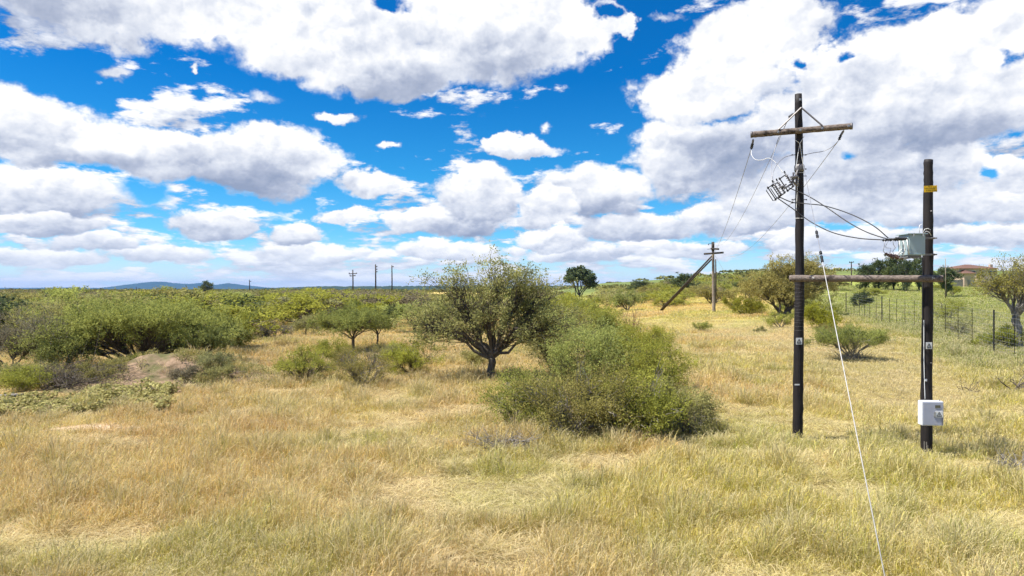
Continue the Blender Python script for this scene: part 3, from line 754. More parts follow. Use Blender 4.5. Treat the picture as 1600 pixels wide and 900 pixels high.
# low creeper with broad yellow-green leaves
def build_creeper():
    rng = np.random.default_rng(77)
    G = Geo(); n = 60000
    px = rng.uniform(-120, 292, n); py = rng.uniform(585, 652, n)
    # the patch in photograph pixels only serves to find its place on the ground
    top = 628 - (px + 10) * .155 + 6; bot = np.minimum(652, 662 - px * .10)
    D = CAM_H * F_PX / (py - HOR); x = (px - 800) / F_PX * D; y = D
    nn = fbm(x, y, 1.4, 7); n2 = fbm(x, y, .5, 8)
    keep = (py + (nn - .5) * 40 > top) & (py - (nn - .5) * 60 < bot) & (.5 * nn + .5 * n2 > .42) & (mound_z(x, y) < .16 + .2 * (nn - .5)) & (px + (nn - .5) * 90 < 282)
    x, y = x[keep], y[keep]; n = len(x)
    z = hz(x, y) + rng.uniform(.0, .24, n) * (0.15 + 1.3 * sstep(.3, .7, fbm(x, y, .8, 9)))
    P = np.stack([x, y, z], -1)
    nrm = unit(rng.normal(size=(n, 3)) * .8 + [0, 0, 1.0])
    a = unit(np.cross(nrm, rng.normal(size=(n, 3)))); b = np.cross(nrm, a)
    s = rng.uniform(.035, .07, (n, 1))
    V = np.stack([P + a * s, P + b * s * .9, P - a * s, P - b * s * .9], 1).reshape(-1, 3)
    G.add(V, np.arange(n * 4).reshape(-1, 4), rq=rng.random(n).astype(np.float32))
    tag(G.obj('creeper', LM['yellow']), kind='stuff')
build_creeper()
def build_weeds():
    """weeds and sprigs covering the soil mound"""
    rng = np.random.default_rng(78); n = 26000
    x = MOUND[0] + rng.normal(size=n) * 2.7 + 1.0; y = MOUND[1] + rng.normal(size=n) * 1.8 - .2
    nn = fbm(x, y, 1.0, 17); keep = (nn > .44 + .06 * np.clip(x - MOUND[0], 0, 1)) & (mound_z(x, y) > .06); x, y = x[keep], y[keep]; n = len(x)
    P = np.stack([x, y, hz(x, y) + rng.uniform(0, .28, n)], -1)
    a = unit(rng.normal(size=(n, 3)) + [0, 0, .8]); b = unit(np.cross(a, rng.normal(size=(n, 3)))); s = rng.uniform(.04, .09, (n, 1))
    V = np.stack([P, P + a * s * .5 + b * s * .25, P + a * s, P + a * s * .5 - b * s * .25], 1).reshape(-1, 3)
    G = Geo(); G.add(V, np.arange(n * 4).reshape(-1, 4), rq=rng.random(n).astype(np.float32))
    tag(G.obj('weeds', LM['olive']), kind='stuff')
build_weeds()

# ------------------------------------------------------------------ the thorn scrub behind: a few kinds, copied bush by bush
def proto(kind, mat, seed, flat, nst, **kw):
    rng = np.random.default_rng(seed)
    env = [(0, 0, 1.6, 1.7, 1.7, 1.2)]
    for i in range(5):
        a = i * 1.257 + rng.uniform(-.4, .4)
        env.append((math.cos(a) * 1.3, math.sin(a) * 1.3, rng.uniform(1.0, 2.1), rng.uniform(.8, 1.2), rng.uniform(.8, 1.2), rng.uniform(.5, .9)))
    a = dict(n=230, trunk_h=.8, r0=.09, nlimb=7, nstem=nst, frac=.45, shell=.5, flat=flat, fine=.012, twigs=4, L=.45, per=9, size=.13, aspect=.42, up=.5, spread=.6, align=.5, jit=.05, trunk_name='stems')
    a.update(kw)
    return plant(kind, 'x', 'bush', (0, 0, 0), env, mat, BARK, seed, **a)
PR = [proto('thorn_bush', LM['bright'], 201, .5, 3), proto('thorn_bush', LM['bright'], 202, .05, 1), proto('thorn_bush', LM['mid'], 203, .6, 3), proto('thorn_bush', LM['mid'], 204, .9, 3),
      proto('thorn_bush', LM['olive'], 205, .9, 3, per=8), proto('thorn_bush', LM['grey'], 206, .9, 3, per=6), proto('thorn_bush', LM['dark'], 207, .5, 1, n=260), proto('thorn_bush', LM['olive'], 208, .2, 1)]
KIND = ['bright yellow-green', 'bright umbrella-shaped', 'mid green', 'rounded mid green', 'olive green', 'grey-brown half-bare', 'dark green', 'dull olive flat-topped']
used = [False] * len(PR)
def zone(px, y):
    if px > 1240: a = 'on the slope behind the fence'
    elif px > 1010: a = 'around the distant strutted pole'
    elif px > 850: a = 'near the lone skyline tree'
    elif px > 640: a = 'beyond the big tree'
    elif px > 500: a = 'below the three thin poles'
    elif px > 330: a = 'right of the blue hills'
    elif px > 180: a = 'below the blue hills'
    else: a = 'near the left edge'
    b = 'nearest' if y < 75 else 'middle' if y < 105 else 'farthest'
    return b, a
SPOT = {}
def place(k, px, D, w, h, rng):
    x = (px - 800) / F_PX * D
    b, a = zone(px, D)
    o = copy_tree(PR[k]) if used[k] else PR[k]; used[k] = True
    o.location = (x, D, float(hz(x, D)) - .05); o.rotation_euler = (0, 0, rng.uniform(0, 6.28))
    o.scale = (w / 4.2, w / 4.2, h / 2.9)
    SPOT.setdefault((KIND[k], b, a), []).append((px, o))
rng = random.Random(5)
spots = []
def try_place(n, pxr, Dr, ok, wr, hr, wts, gap):
    c = 0
    for _ in range(n * 40):
        if c >= n: break
        D = math.sqrt(rng.uniform(Dr[0] ** 2, Dr[1] ** 2)); px = rng.uniform(*pxr)
        if not ok(px, D): continue
        x = (px - 800) / F_PX * D
        if any((x - a) ** 2 + (D - b) ** 2 < gap * gap for a, b in spots): continue
        spots.append((x, D)); c += 1
        k = rng.choices(range(8), wts)[0]
        w = rng.uniform(*wr); h = rng.uniform(*hr)
        place(k, px, D, w, h, rng)
yb = lambda D: HOR + CAM_H * F_PX / D
def okA(px, D):
    if px > 380 and px < 560: return D > 74 + 10 * math.sin(px * .05)
    if px >= 560: return D > 62
    if px > 300: return D > 48
    return D > 42
try_place(165, (-110, 650), (42, 150), okA, (6.5, 10.5), (2.8, 4.1), [2.8, 2, 3, 3, 4, 4, 1.8, 2.4], 4.0)
try_place(30, (640, 1000), (60, 150), lambda px, D: (px < 940 or D > 95), (4, 7), (2.4, 3.6), [4, 2, 3, 2, 2, 1, .4, 1], 4.2)
try_place(42, (940, 1200), (118, 210), lambda px, D: D > 112, (6, 10), (2.6, 4.2), [.2, 0, 1, 3, 5, 3, 2, 1], 6.0)
try_place(9, (1330, 1600), (95, 175), lambda px, D: True, (3, 6), (1.3, 2.4), [1, 0, 2, 3, 2, 0, 2, 0], 12.0)
for k, u in enumerate(used):
    if not u: place(k, 600, 90, 5, 3, rng)
ORD = ['leftmost', 'second from left', 'third from left', 'fourth from left', 'fifth from left', 'sixth from left', 'seventh from left', 'eighth from left', 'ninth from left', 'tenth from left', 'eleventh from left', 'twelfth from left', 'thirteenth from left', 'fourteenth from left', 'fifteenth from left']
for (kd, b, a), L_ in SPOT.items():
    L_.sort(key=lambda t: t[0])
    for i, (px, o) in enumerate(L_):
        if len(L_) == 1: lab = f'only {kd} bush in the {b} scrub {a}'
        else: lab = f'{"rightmost" if i == len(L_) - 1 else ORD[i]} of the {kd} bushes, {b} scrub {a}'
        tag(o, lab, 'bush', f'{kd} bushes, {b} scrub {a}' if len(L_) > 1 else None)

# evergreen trees round the house, copied tree by tree
def conifer(mat, seed, name, label, n=300):
    return plant(name, label, 'tree', (0, 0, 0), [(0, 0, 4.2, 2.6, 2.6, 1.9), (-1.8, 0, 3.4, 1.6, 1.8, 1.5), (1.8, 0, 3.6, 1.7, 1.8, 1.6), (.3, 0, 2.2, 2.2, 2.2, 1.4)], mat, BARK, seed,
                 n=n, trunk_h=1.2, r0=.2, nlimb=9, frac=.5, shell=.5, flat=.9, fine=.03, twigs=4, L=.9, per=9, size=.32, aspect=.45, up=.4, spread=.7, align=.5, jit=.1)
et = conifer(LM['dark'], 301, 'evergreen_tree', 'x'); first = True
for px, top, D, w, lab in [(1352, 418, 150, 34, 'lowest tree at the left end of the dark row left of the house'), (1372, 411, 152, 40, 'second dark tree from the left in the row left of the house'), (1396, 406, 150, 44, 'tallest broad dark tree of the row left of the house'),
                      (1416, 412, 146, 34, 'dark tree just left of the right tall pole, below the transformer'), (1436, 407, 150, 40, 'dark tree partly hidden by the right tall pole')]:
    o = et if first else copy_tree(et); first = False
    x = (px - 800) / F_PX * D; z = float(hz(x, D)); h = CAM_H + (HOR - top) / F_PX * D - z
    o.location = (x, D, z - .1); o.rotation_euler = (0, 0, px); o.scale = (W_(w, D) / 6.4,) * 2 + (h / 6.1,)
    tag(o, lab, 'tree', 'dark evergreen trees beside the house')
D = 125; x = (1478 - 800) / F_PX * D; z = float(hz(x, D)); k = D / F_PX
plant('evergreen_tree', 'dark tree with feathery spreading boughs between right tall pole and house', 'tree', (x, D, z),
      [(0, 0, 26 * k, 14 * k, 12 * k, 9 * k), (-12 * k, 0, 30 * k, 9 * k, 9 * k, 5 * k), (13 * k, 0, 33 * k, 10 * k, 9 * k, 5 * k), (0, 0, 37 * k, 9 * k, 9 * k, 6 * k), (0, 0, 14 * k, 12 * k, 10 * k, 8 * k)], LM['dark'], BARK, 302,
      n=330, trunk_h=1.4, r0=.2, nlimb=9, frac=.6, shell=.6, flat=.7, fine=.03, twigs=4, L=.75, per=9, size=.26, aspect=.4, up=.3, spread=.7, align=.6, jit=.08)
o = copy_tree(et); D = 520; x = (322 - 800) / F_PX * D; o.location = (x, D, 0); o.scale = (1.5, 1.5, 1.45); o.rotation_euler = (0, 0, 0); tag(o, 'dark round tree on the skyline in front of the blue hills', 'tree'); del o['group']
for px, top, w, D, lab in [(1070, 431, 52, 160, 'dark tree behind the distant strutted pole'), (1000, 441, 44, 200, 'grey-green tree left of the foot of the strut, on the far scrub edge'), (1300, 432, 46, 150, 'low yellow-green tree right of the silvery tree')]:
    o = copy_tree(et); x = (px - 800) / F_PX * D; z = float(hz(x, D)); h = max(2.5, CAM_H + (HOR - top) / F_PX * D - z)
    o.location = (x, D, z - .1); o.rotation_euler = (0, 0, px); o.scale = (W_(w, D) / 6.4,) * 2 + (h / 6.1,); tag(o, lab, 'tree'); del o['group']
    if px == 1300:
        for ch in o.children:
            if ch.name.startswith('crown'): ch.data = ch.data.copy(); ch.data.materials[0] = LM['willow']

# far scrub that reads as one mass
def build_far_scrub():
    rng = np.random.default_rng(99); G = Geo()
    n = 3600
    D = rng.uniform(150 ** .5, 1500 ** .5, n) ** 2; px = rng.uniform(-260, 1900, n)
    x = (px - 800) / F_PX * D
    dens = fbm(x, D, 60, 13)
    keep = ((px < 660) & (dens > .32)) | ((px >= 660) & (px < 1010) & (dens > .47) & (D > 260) & (D < 330)) | ((px < 900) & (D > 600)) | ((px > 1010) & (px < 1330) & (D < 330) & (dens > .38)) | ((px > 830) & (px < 1330) & (D > 330) & (D < 700) & (dens > .62))
    x, D = x[keep], D[keep]; n = len(x); z = hz(x, D)
    h = rng.uniform(1.6, 3.0, n) * (1 + .5 * (rng.random(n) > .95)); w = rng.uniform(2.5, 5.5, n)
    per = 70
    d = unit(rng.normal(size=(n, per, 3))); d[..., 2] = np.abs(d[..., 2])
    rr = rng.random((n, per, 1)) ** .3
    P = np.stack([x, D, z + h * .35], -1)[:, None] + d * rr * np.stack([w, w, h * .65], -1)[:, None]
    P = P.reshape(-1, 3); far = np.repeat(D, per)
    s = (0.28 + far * .0011)[:, None] * rng.uniform(.6, 1.3, (len(P), 1))
    a = unit(rng.normal(size=P.shape)); b = unit(np.cross(a, rng.normal(size=P.shape)))
    V = np.stack([P - a * s, P + b * s * .6, P + a * s, P - b * s * .6], 1).reshape(-1, 3)
    r = np.repeat(rng.random(n), per) * .7 + rng.random(len(P)) * .3
    G.add(V, np.arange(len(P) * 4).reshape(-1, 4), rq=r.astype(np.float32))
    tag(G.obj('far_scrub', LM['far']), kind='stuff')
build_far_scrub()
# ------------------------------------------------------------------ dry grass: blades in tufts, taller seed stems, flattened straw
def on_track(x, y):
    """the mown strip along the fence"""
    az = x / np.maximum(y, 1)
    c = 0.455 + (45 - y) * 0.0068
    return (1 - sstep(.05, .13, np.abs(az - c))) * sstep(20, 26, y) * (1 - sstep(66, 80, y))
def build_grass(N):
    rng = np.random.default_rng(1)
    # tuft centres, denser near the camera
    nt = N // 11
    u = rng.random(nt); e = 0.42
    D = (7.6 ** e + u * (170 ** e - 7.6 ** e)) ** (1 / e)
    px = rng.uniform(-150, 1750, nt); wide = (rng.random(nt) < .14) & (D < 45); px = np.where(wide, np.where(rng.random(nt) < .5, rng.uniform(-520, -150, nt), rng.uniform(1750, 2200, nt)), px)
    tx = (px - 800) / F_PX * D + rng.normal(size=nt) * .3; ty = D
    # tussocks: clusters of tufts that stand out from the rest
    q = 520; qD = rng.uniform(8.5 ** .9, 45 ** .9, q) ** (1 / .9); qx = (rng.uniform(-100, 1700, q) - 800) / F_PX * qD
    tx2 = np.repeat(qx, 26) + rng.normal(size=q * 26) * .13; ty2 = np.repeat(qD, 26) + rng.normal(size=q * 26) * .13
    tx = np.concatenate([tx, tx2]); ty = np.concatenate([ty, ty2]); nt0 = nt; nt = len(tx)
    tus = np.concatenate([np.zeros(nt0), np.repeat(rng.uniform(.5, 1.4, q), 26)])
    k = 11
    thin = sstep(14, 60, ty)
    spread = 0.05 + .16 * rng.random(nt) + .35 * thin
    ang = rng.uniform(0, 2 * np.pi, (nt, k)); rad = np.sqrt(rng.random((nt, k))) * spread[:, None]
    x = (tx[:, None] + np.cos(ang) * rad).ravel(); y = (ty[:, None] + np.sin(ang) * rad).ravel()
    n = len(x)
    tid = np.repeat(np.arange(nt), k)
    hn = fbm(x, y, 2.6, 11); hn2 = fbm(x, y, .75, 15, 2); flatn = fbm(x, y, 2.2, 19)
    rightness = sstep(-.1, .5, x / y)
    fl = .85 * sstep(.58, .72, flatn + .07 * rightness * (y < 16))
    tusb = np.repeat(tus, k)
    h = (0.075 + .28 * (.35 + .65 * sstep(.3, .7, hn)) * sstep(.18, .72, hn2)) * np.repeat(rng.uniform(.6, 1.3, nt), k) * rng.uniform(.5, 1.15, n)
    h = h + tusb * .20 * rng.uniform(.5, 1.0, n)
    tr = on_track(x, y)
    h *= (1 - .72 * tr)
    stem = rng.random(n) < .30
    h = np.where(stem, h * 1.25 + .08, h)
    # clearings: soil heap, creeper, worn patch
    dp = np.hypot((x - PATCH.x) * .35, (y - PATCH.y) * .7) + (fbm(x, y, 2.5, 23) - .5) * 1.6
    mz = mound_z(x, y)
    pyy = HOR + CAM_H * F_PX / y; pxx = 800 + x / y * F_PX
    creep = (pxx < 285) & (pyy > 622 - (pxx + 10) * .155) & (pyy < 655 - pxx * .08) & (pyy > 580) & (fbm(x, y, 1.2, 33) > .3)
    under = (pxx < 330) & (pyy > 545) & (pyy < 612) & (fbm(x, y, 2, 29) > .35)
    keep = ~((dp < .4) & (rng.random(n) < .93)) & ~((mz > .12) & (rng.random(n) < .6)) & ~creep & ~(under & (rng.random(n) < .8)) & ~((tr > .5) & (rng.random(n) < .25))
    tusb = tusb[keep]
    x, y, h, stem, fl, ang, tid, tr = x[keep], y[keep], h[keep], stem[keep], fl[keep], ang.ravel()[keep], tid[keep], tr[keep]
    n = len(x)
    z = hz(x, y) - .01
    far = np.maximum(1.0, y / 11.0) ** .72
    w = rng.uniform(.0018, .0038, n) * far * np.where(stem, .8, 1.0)
    # lean: outwards from the tuft, plus wind towards +X, more where the grass lies flat
    wa = ang + rng.normal(size=n) * .6
    lean = rng.uniform(.15, 1.0, n) * (1 - fl) + fl * rng.uniform(.9, 1.25, n)
    lx = np.cos(wa) * lean + .10; ly = np.sin(wa) * lean
    up = np.sqrt(np.clip(1.15 - lean ** 2, .02, 1))
    up = up * (1 - .6 * fl)
    near_pole = np.exp(-((x - 7.75) ** 2 + (y - 18.3) ** 2) / .5) + np.exp(-((x - 10.15) ** 2 + (y - 16.5) ** 2) / .5)
    h = h * (1 - .75 * np.clip(near_pole, 0, 1))
    pa = rng.uniform(0, np.pi, n); qx, qy = np.cos(pa), np.sin(pa)
    B = np.stack([x, y, z], -1)
    tipv = np.stack([lx * h, ly * h, up * h], -1)
    tm = np.where(stem, .72, .5)[:, None]
    mid = B + tipv * tm * np.array([.72, .72, 1.12])
    tip = B + tipv
    wv = np.stack([qx * w, qy * w, w * 0], -1)
    mw = np.where(stem, 2.0, .8)[:, None]
    V = np.stack([B - wv * .7, B + wv * .7, mid + wv * mw, mid - wv * mw, tip], 1).reshape(-1, 3).astype(np.float32)
    base = np.arange(n)[:, None] * 5
    Q = base + np.array([0, 1, 2, 3]); T = base + np.array([3, 2, 4])
    c = straw_cols(x, y)
    tv = np.random.default_rng(2).normal(size=(nt, 3))[tid]
    c = c * (1 + .16 * tv[:, :1] + .05 * tv) * rng.uniform(.75, 1.25, (n, 1))
    tb = (np.clip(tusb, 0, 1) * .55)[:, None]; tone = (np.sin(tid * 0.37)[:, None] > 0); c = c * (1 - tb) + np.where(tone, np.array([.33, .34, .10]), np.array([.45, .35, .16])) * tb
    g = (rng.random(n) < .16)[:, None] & ~stem[:, None]; c = np.where(g, c * [.72, .92, .6], c)
    pale = np.array([.74, .63, .40]); st = (stem & (rng.random(n) < .75))[:, None]
    c = c * (1 - fl[:, None] * .45) + pale * fl[:, None] * .45
    c = c * (1 - .6 * tr[:, None]) + np.array([.66, .54, .30]) * .6 * tr[:, None]
    ct = np.where(st, c * .45 + pale * .5, c * 1.05)
    C = np.stack([c, c, ct, ct, ct], 1).reshape(-1, 3)
    C = np.clip(C, .01, .8)
    G = Geo(); G.add(V, Q, T, C=C)
    # seed heads: small pale scales around the tips of the taller stems
    si = np.nonzero(stem & (y < 60) & (rng.random(n) < .8))[0]
    kk = 3; P = np.repeat(tip[si], kk, 0); fw = np.repeat(far[si], kk)[:, None]; hh = np.repeat(h[si], kk)[:, None]
    P = P - np.repeat(tipv[si], kk, 0) * rng.uniform(0, .35, (len(P), 1)) + rng.normal(size=P.shape) * .018 * fw ** .5
    a = rng.normal(size=P.shape); a /= np.linalg.norm(a, axis=1)[:, None]; b = np.cross(a, rng.normal(size=P.shape)); b /= np.linalg.norm(b, axis=1)[:, None] + 1e-9
    s_ = rng.uniform(.006, .014, (len(P), 1)) * fw ** .8
    V2 = np.stack([P - a * s_, P + b * s_ * .4, P + a * s_, P - b * s_ * .4], 1).reshape(-1, 3)
    c2 = np.clip(np.repeat(c[si], kk, 0) * .35 + pale * .62 * rng.uniform(.8, 1.15, (len(P), 1)), 0, .85)
    G.add(V2, np.arange(len(P) * 4).reshape(-1, 4), C=np.repeat(c2, 4, 0))
    m, Nn = new_mat('dry_grass')
    col = Nn.n('ShaderNodeAttribute', attribute_name='col', attribute_type='GEOMETRY').outputs['Color']
    d = Nn.n('ShaderNodeBsdfDiffuse'); Nn.put(d.inputs[0], col)
    t = Nn.n('ShaderNodeBsdfTranslucent'); Nn.put(t.inputs[0], col)
    mx = Nn.n('ShaderNodeMixShader'); mx.inputs[0].default_value = .38
    Nn.t.links.new(d.outputs[0], mx.inputs[1]); Nn.t.links.new(t.outputs[0], mx.inputs[2])
    finish(Nn, mx.outputs[0])
    tag(G.obj('grass', m), kind='stuff')
build_grass(GRASS_N if 'GRASS_N' in globals() else 2950000)
# ------------------------------------------------------------------ the transformer structure in front
def timber_mat(name, a, b, rough=.75, crack=True):
    m, N = new_mat(name)
    p = N.n('ShaderNodeTexCoord').outputs['Object']
    g = N.noise(N.v('MULTIPLY', p, (22, 22, 1.2)), 1.6, 6, 0.7)
    st = N.noise(p, 1.7, 4, 0.6)
    c = N.mixc(N.mr(N.m('ADD', N.m('MULTIPLY', g, .6), N.m('MULTIPLY', st, .4)), .35, .65), a, b)
    finish(N, pbr(N, c, rough, .25, 0, g, .5, .012)); return m
TAR = timber_mat('creosoted_timber', (0.008, 0.007, 0.008), (0.030, 0.024, 0.023), .65)
def beam_mat(name, axis):
    m, N = new_mat(name)
    p = N.n('ShaderNodeTexCoord').outputs['Object']
    sc = [22, 22, 22]; sc[axis] = 1.1
    g = N.noise(N.v('MULTIPLY', p, tuple(sc)), 1.4, 6, .7); st = N.noise(p, 2.2, 5, .65)
    c = N.mixc(N.mr(g, .35, .65), (0.075, 0.058, 0.048), (0.25, 0.205, 0.175))
    c = N.mixc(N.mr(st, .56, .66), c, (0.035, 0.028, 0.025))
    finish(N, pbr(N, c, .85, .15, 0, g, .5, .012)); return m
BEAM = beam_mat('weathered_beam', 0)
GALV = flat_mat('galvanised_steel', (0.42, 0.43, 0.45), .45, .5, .6)
STEEL = flat_mat('dull_steel', (0.16, 0.15, 0.15), .55, .4, .4)
BLACK = flat_mat('black_polymer', (0.018, 0.018, 0.02), .45, .4)
BROWN = flat_mat('brown_insulator', (0.09, 0.05, 0.035), .3, .5)
GREYI = flat_mat('grey_insulator', (0.17, 0.16, 0.17), .4, .4)
WHITE = flat_mat('white_plastic', (0.78, 0.78, 0.76), .5, .3, 0, .05)
BOX_SHADED = flat_mat('box_front_shaded', (0.40, 0.42, 0.50), .45, .35, 0, .10, 4)  # door colour with the grey-blue shade of the box front painted in
TANK = flat_mat('tank_paint', (0.33, 0.42, 0.44), .4, .4, 0, .12, 5)
YEL = flat_mat('sign_yellow', (0.80, 0.48, 0.02), .5, .3, 0, .06)
GUARD = flat_mat('guard_sleeve', (0.42, 0.41, 0.39), .6, .2, 0, .3, 6)
INK = flat_mat('sign_ink', (0.015, 0.015, 0.015), .6, .2)
WIRE = flat_mat('aluminium_wire', (0.28, 0.28, 0.30), .45, .4, .3)
CABLE = flat_mat('black_cable', (0.012, 0.012, 0.014), .5, .4)
SCREEN = flat_mat('meter_window', (0.12, 0.12, 0.09), .2, .5)

def round_edge(pts_r, sides=20): pass
def shaft(G, pts, rads, sides=20, wob=.008, seed=1):
    """a tapered timber pole through the given points with slightly uneven outline"""
    rng = np.random.default_rng(seed)
    P = np.array([tuple(p) for p in pts]); t = np.linspace(0, 1, len(P)); tt = np.linspace(0, 1, 40)
    Q = np.stack([np.interp(tt, t, P[:, i]) for i in range(3)], -1); r = np.interp(tt, t, rads)
    Q[1:-1] += rng.normal(size=(38, 3)) * wob * [1, 1, 0] * .35; r = r * (1 + rng.normal(size=40) * .025)
    G.tube(list(Q), r, sides, cap=True)
def wire(name, pts, r, mat, label, cat, group=None, n=28, sag=0.0):
    """a wire through pixel/depth points, smoothed"""
    P = [Vector(p) for p in pts]
    if len(P) == 2:
        Q = [P[0].lerp(P[1], t) - Vector((0, 0, sag * 4 * t * (1 - t))) for t in np.linspace(0, 1, n)]
    else:
        Q = []
        E = [P[0] * 2 - P[1]] + P + [P[-1] * 2 - P[-2]]
        for i in range(1, len(E) - 2):
            for t in np.linspace(0, 1, 8, endpoint=False):
                a, b, c, d = E[i - 1:i + 3]
                Q.append(.5 * ((2 * b) + (c - a) * t + (2 * a - 5 * b + 4 * c - d) * t * t + (3 * b - a - 3 * c + d) * t ** 3))
        Q.append(P[-1])
    G = Geo(); G.tube(Q, r, 7, cap=True)
    o = G.obj(name, mat, smooth=True)
    if label: tag(o, label, cat, group)
    return o
def child(o, parent):
    o.parent = parent
    o.matrix_parent_inverse = parent.matrix_world.inverted() if parent.matrix_world != Matrix.Identity(4) else Matrix.Translation(-parent.location)
    return o
def pobj(G, name, mat, root, smooth=False):
    """part whose geometry is given in world coordinates, under a thing standing at root.location"""
    o = G.obj(name, mat, smooth=smooth); o.parent = root; o.matrix_parent_inverse = Matrix.Translation(-root.location); return o
def insulator(G, a, b, r, sheds, core=.4, sides=12):
    prof = []
    for i in range(sheds):
        t0 = i / sheds; d = 1 / sheds
        prof += [(t0, r * core), (t0 + d * .35, r * core), (t0 + d * .5, r), (t0 + d * .75, r * .95), (t0 + d * .85, r * core)]
    prof.append((1.0, r * core)); G.lathe(a, b, prof, sides)

DL, DR = 18.5, 16.7
def warn_plate(root, px, py, D, w, mat=None):
    """small white plate with a black triangle"""
    c = at(px, py, D); G = Geo(); G.box(c, (w, .004, w * 1.08)); f = pobj(G, 'warning_plate', WHITE, root)
    G = Geo()
    def tri(s, zc): return [Vector((c.x - s * .5, c.y, c.z + zc - s * .4)), Vector((c.x + s * .5, c.y, c.z + zc - s * .4)), Vector((c.x, c.y, c.z + zc + s * .5))]
    T = tri(w * .68, 0)
    for i in range(3): G.tube([T[i] + Vector((0, -.0045, 0)), T[(i + 1) % 3] + Vector((0, -.0045, 0))], w * .045, 4)
    G.box((c.x, c.y - .0045, c.z - .0), (w * .07, .003, w * .26)); G.box((c.x, c.y - .0045, c.z - w * .2), (w * .07, .003, w * .07))
    G.box((c.x, c.y - .0045, c.z - w * .40), (w * .66, .003, w * .06))
    o = pobj(G, 'warning_symbol', INK, root); return f

def left_pole():
    b = gp(1246, 690); b.x = W_(1246 - 800, DL); b.y = DL; b.z = float(hz(b.x, b.y))
    r = thing('utility_pole', 'taller black timber pole with a crossarm, left of the one with the meter box', 'utility pole', b, 0, 'tall black timber poles of the transformer structure')
    G = Geo(); foot = b + Vector((0, 0, -.3))
    shaft(G, [foot, at(1247, 600, DL), at(1249.5, 435, DL), at(1249.5, 300, DL), at(1247.5, 147, DL)], [.135, .128, .118, .108, .092], seed=4)
    pobj(G, 'shaft', TAR, r, True)
    # crossarm, bolted on the near side, right end nearer to the viewer
    a, c = at(1173, 210.5, 18.75), at(1332, 197, 17.85)
    G = Geo(); shaft(G, [a, a.lerp(c, .5), c], [.086, .083, .082], 16, .003, 9); ca = pobj(G, 'crossarm', BEAM, r, True)
    for p0, s in ((a, 1), (c, -1)):
        G = Geo(); q = (c - a).normalized() * s; G.tube([p0 - q * .004, p0 + q * .05], .089, 16, cap=True); o = G.obj('end_band', STEEL, smooth=True); o.parent = ca
    # V braces
    top = at(1249, 170, DL) + Vector((0, -.13, 0))
    for e in (a.lerp(c, .27), a.lerp(c, .70)):
        G = Geo(); G.tube([top, e + Vector((0, -.09, .06))], .022, 4, cap=True); pobj(G, 'brace', STEEL, r)
    for t in (.27, .49, .70, .95):
        p = a.lerp(c, t) + Vector((0, -.088, 0)); G = Geo(); G.box(p, (.06, .012, .06)); G.tube([p, p + Vector((0, -.03, 0))], .014, 8, cap=True); pobj(G, 'bolt', GALV, r)
    p = at(1248, 157, DL) + Vector((0, -.10, 0)); G = Geo(); G.box(p, (.055, .012, .055)); G.tube([p, p + Vector((0, -.03, 0))], .014, 8, cap=True); pobj(G, 'bolt', GALV, r)
    # step pins and through bolts
    for px, py, s in ((1243, 242, -1), (1254, 242, 1), (1254, 264, 1), (1254, 275, 1), (1243, 312, -1), (1255, 312, 1), (1243, 317, -1)):
        p = at(px, py, DL); G = Geo(); G.tube([p, p + Vector((s * .10, 0, 0))], .011, 6, cap=True); G.tube([p + Vector((s * .085, 0, 0)), p + Vector((s * .10, 0, 0))], .02, 8, cap=True); pobj(G, 'step_pin', BLACK, r)
    # clamp holding the fuse bracket
    p = at(1249, 263, DL); G = Geo(); G.tube([p + Vector((0, 0, -.10)), p + Vector((0, 0, -.05)), p + Vector((0, 0, .05)), p + Vector((0, 0, .10))], [.113, .130, .130, .113], 18, cap=True); pobj(G, 'clamp', STEEL, r, True)
    # turns of binding wire and bands
    G = Geo()
    for y in (270, 341):
        c0 = at(1249.5, y, DL); rr = .112
        G.tube([c0 + Vector((rr * math.cos(t), rr * math.sin(t), .01 * math.sin(t))) for t in np.linspace(0, 2 * math.pi, 25)], .006, 5)
    pobj(G, 'steel_band', WHITE, r)
    G = Geo(); rg = random.Random(3)
    for i in range(14):
        y = 446 + i * 5.3 + rg.uniform(-1, 1); c0 = at(1249.3 - (y - 440) * .012, y, DL); rr = .124 + rg.uniform(0, .006); ph = rg.uniform(-.03, .03)
        G.tube([c0 + Vector((rr * math.cos(t), rr * math.sin(t), ph * math.cos(t))) for t in np.linspace(0, 2 * math.pi, 21)], .0018, 4)
        q = c0 + Vector((-rr, -.02, 0)); G.tube([q, q + Vector((-.035, 0, rg.uniform(-.02, .02)))], .0035, 4)
    pobj(G, 'anti_climb_wire', STEEL, r)
    warn_plate(r, 1248.5, 533, DL - .135, .165)
    c0 = at(1246, 601, DL - .13); G = Geo(); G.box(c0, (.15, .006, .035)); pobj(G, 'white_tag', WHITE, r)
    c0 = at(1249, 434, 18.05 - .105)
    # earth wires running down the shaft
    for pts in ([(1243, 219), (1250, 224), (1253, 245), (1256, 263)], [(1257, 212), (1250, 224), (1247, 240), (1244, 262)], [(1248, 276), (1246, 292), (1245, 312), (1244, 330)]):
        G = Geo(); G.tube([at(x, y, DL - .125) for x, y in pts], .008, 5); pobj(G, 'earth_wire', WHITE, r)
    return r, a, c, top
LP, CA, CB, CTOP = left_pole()

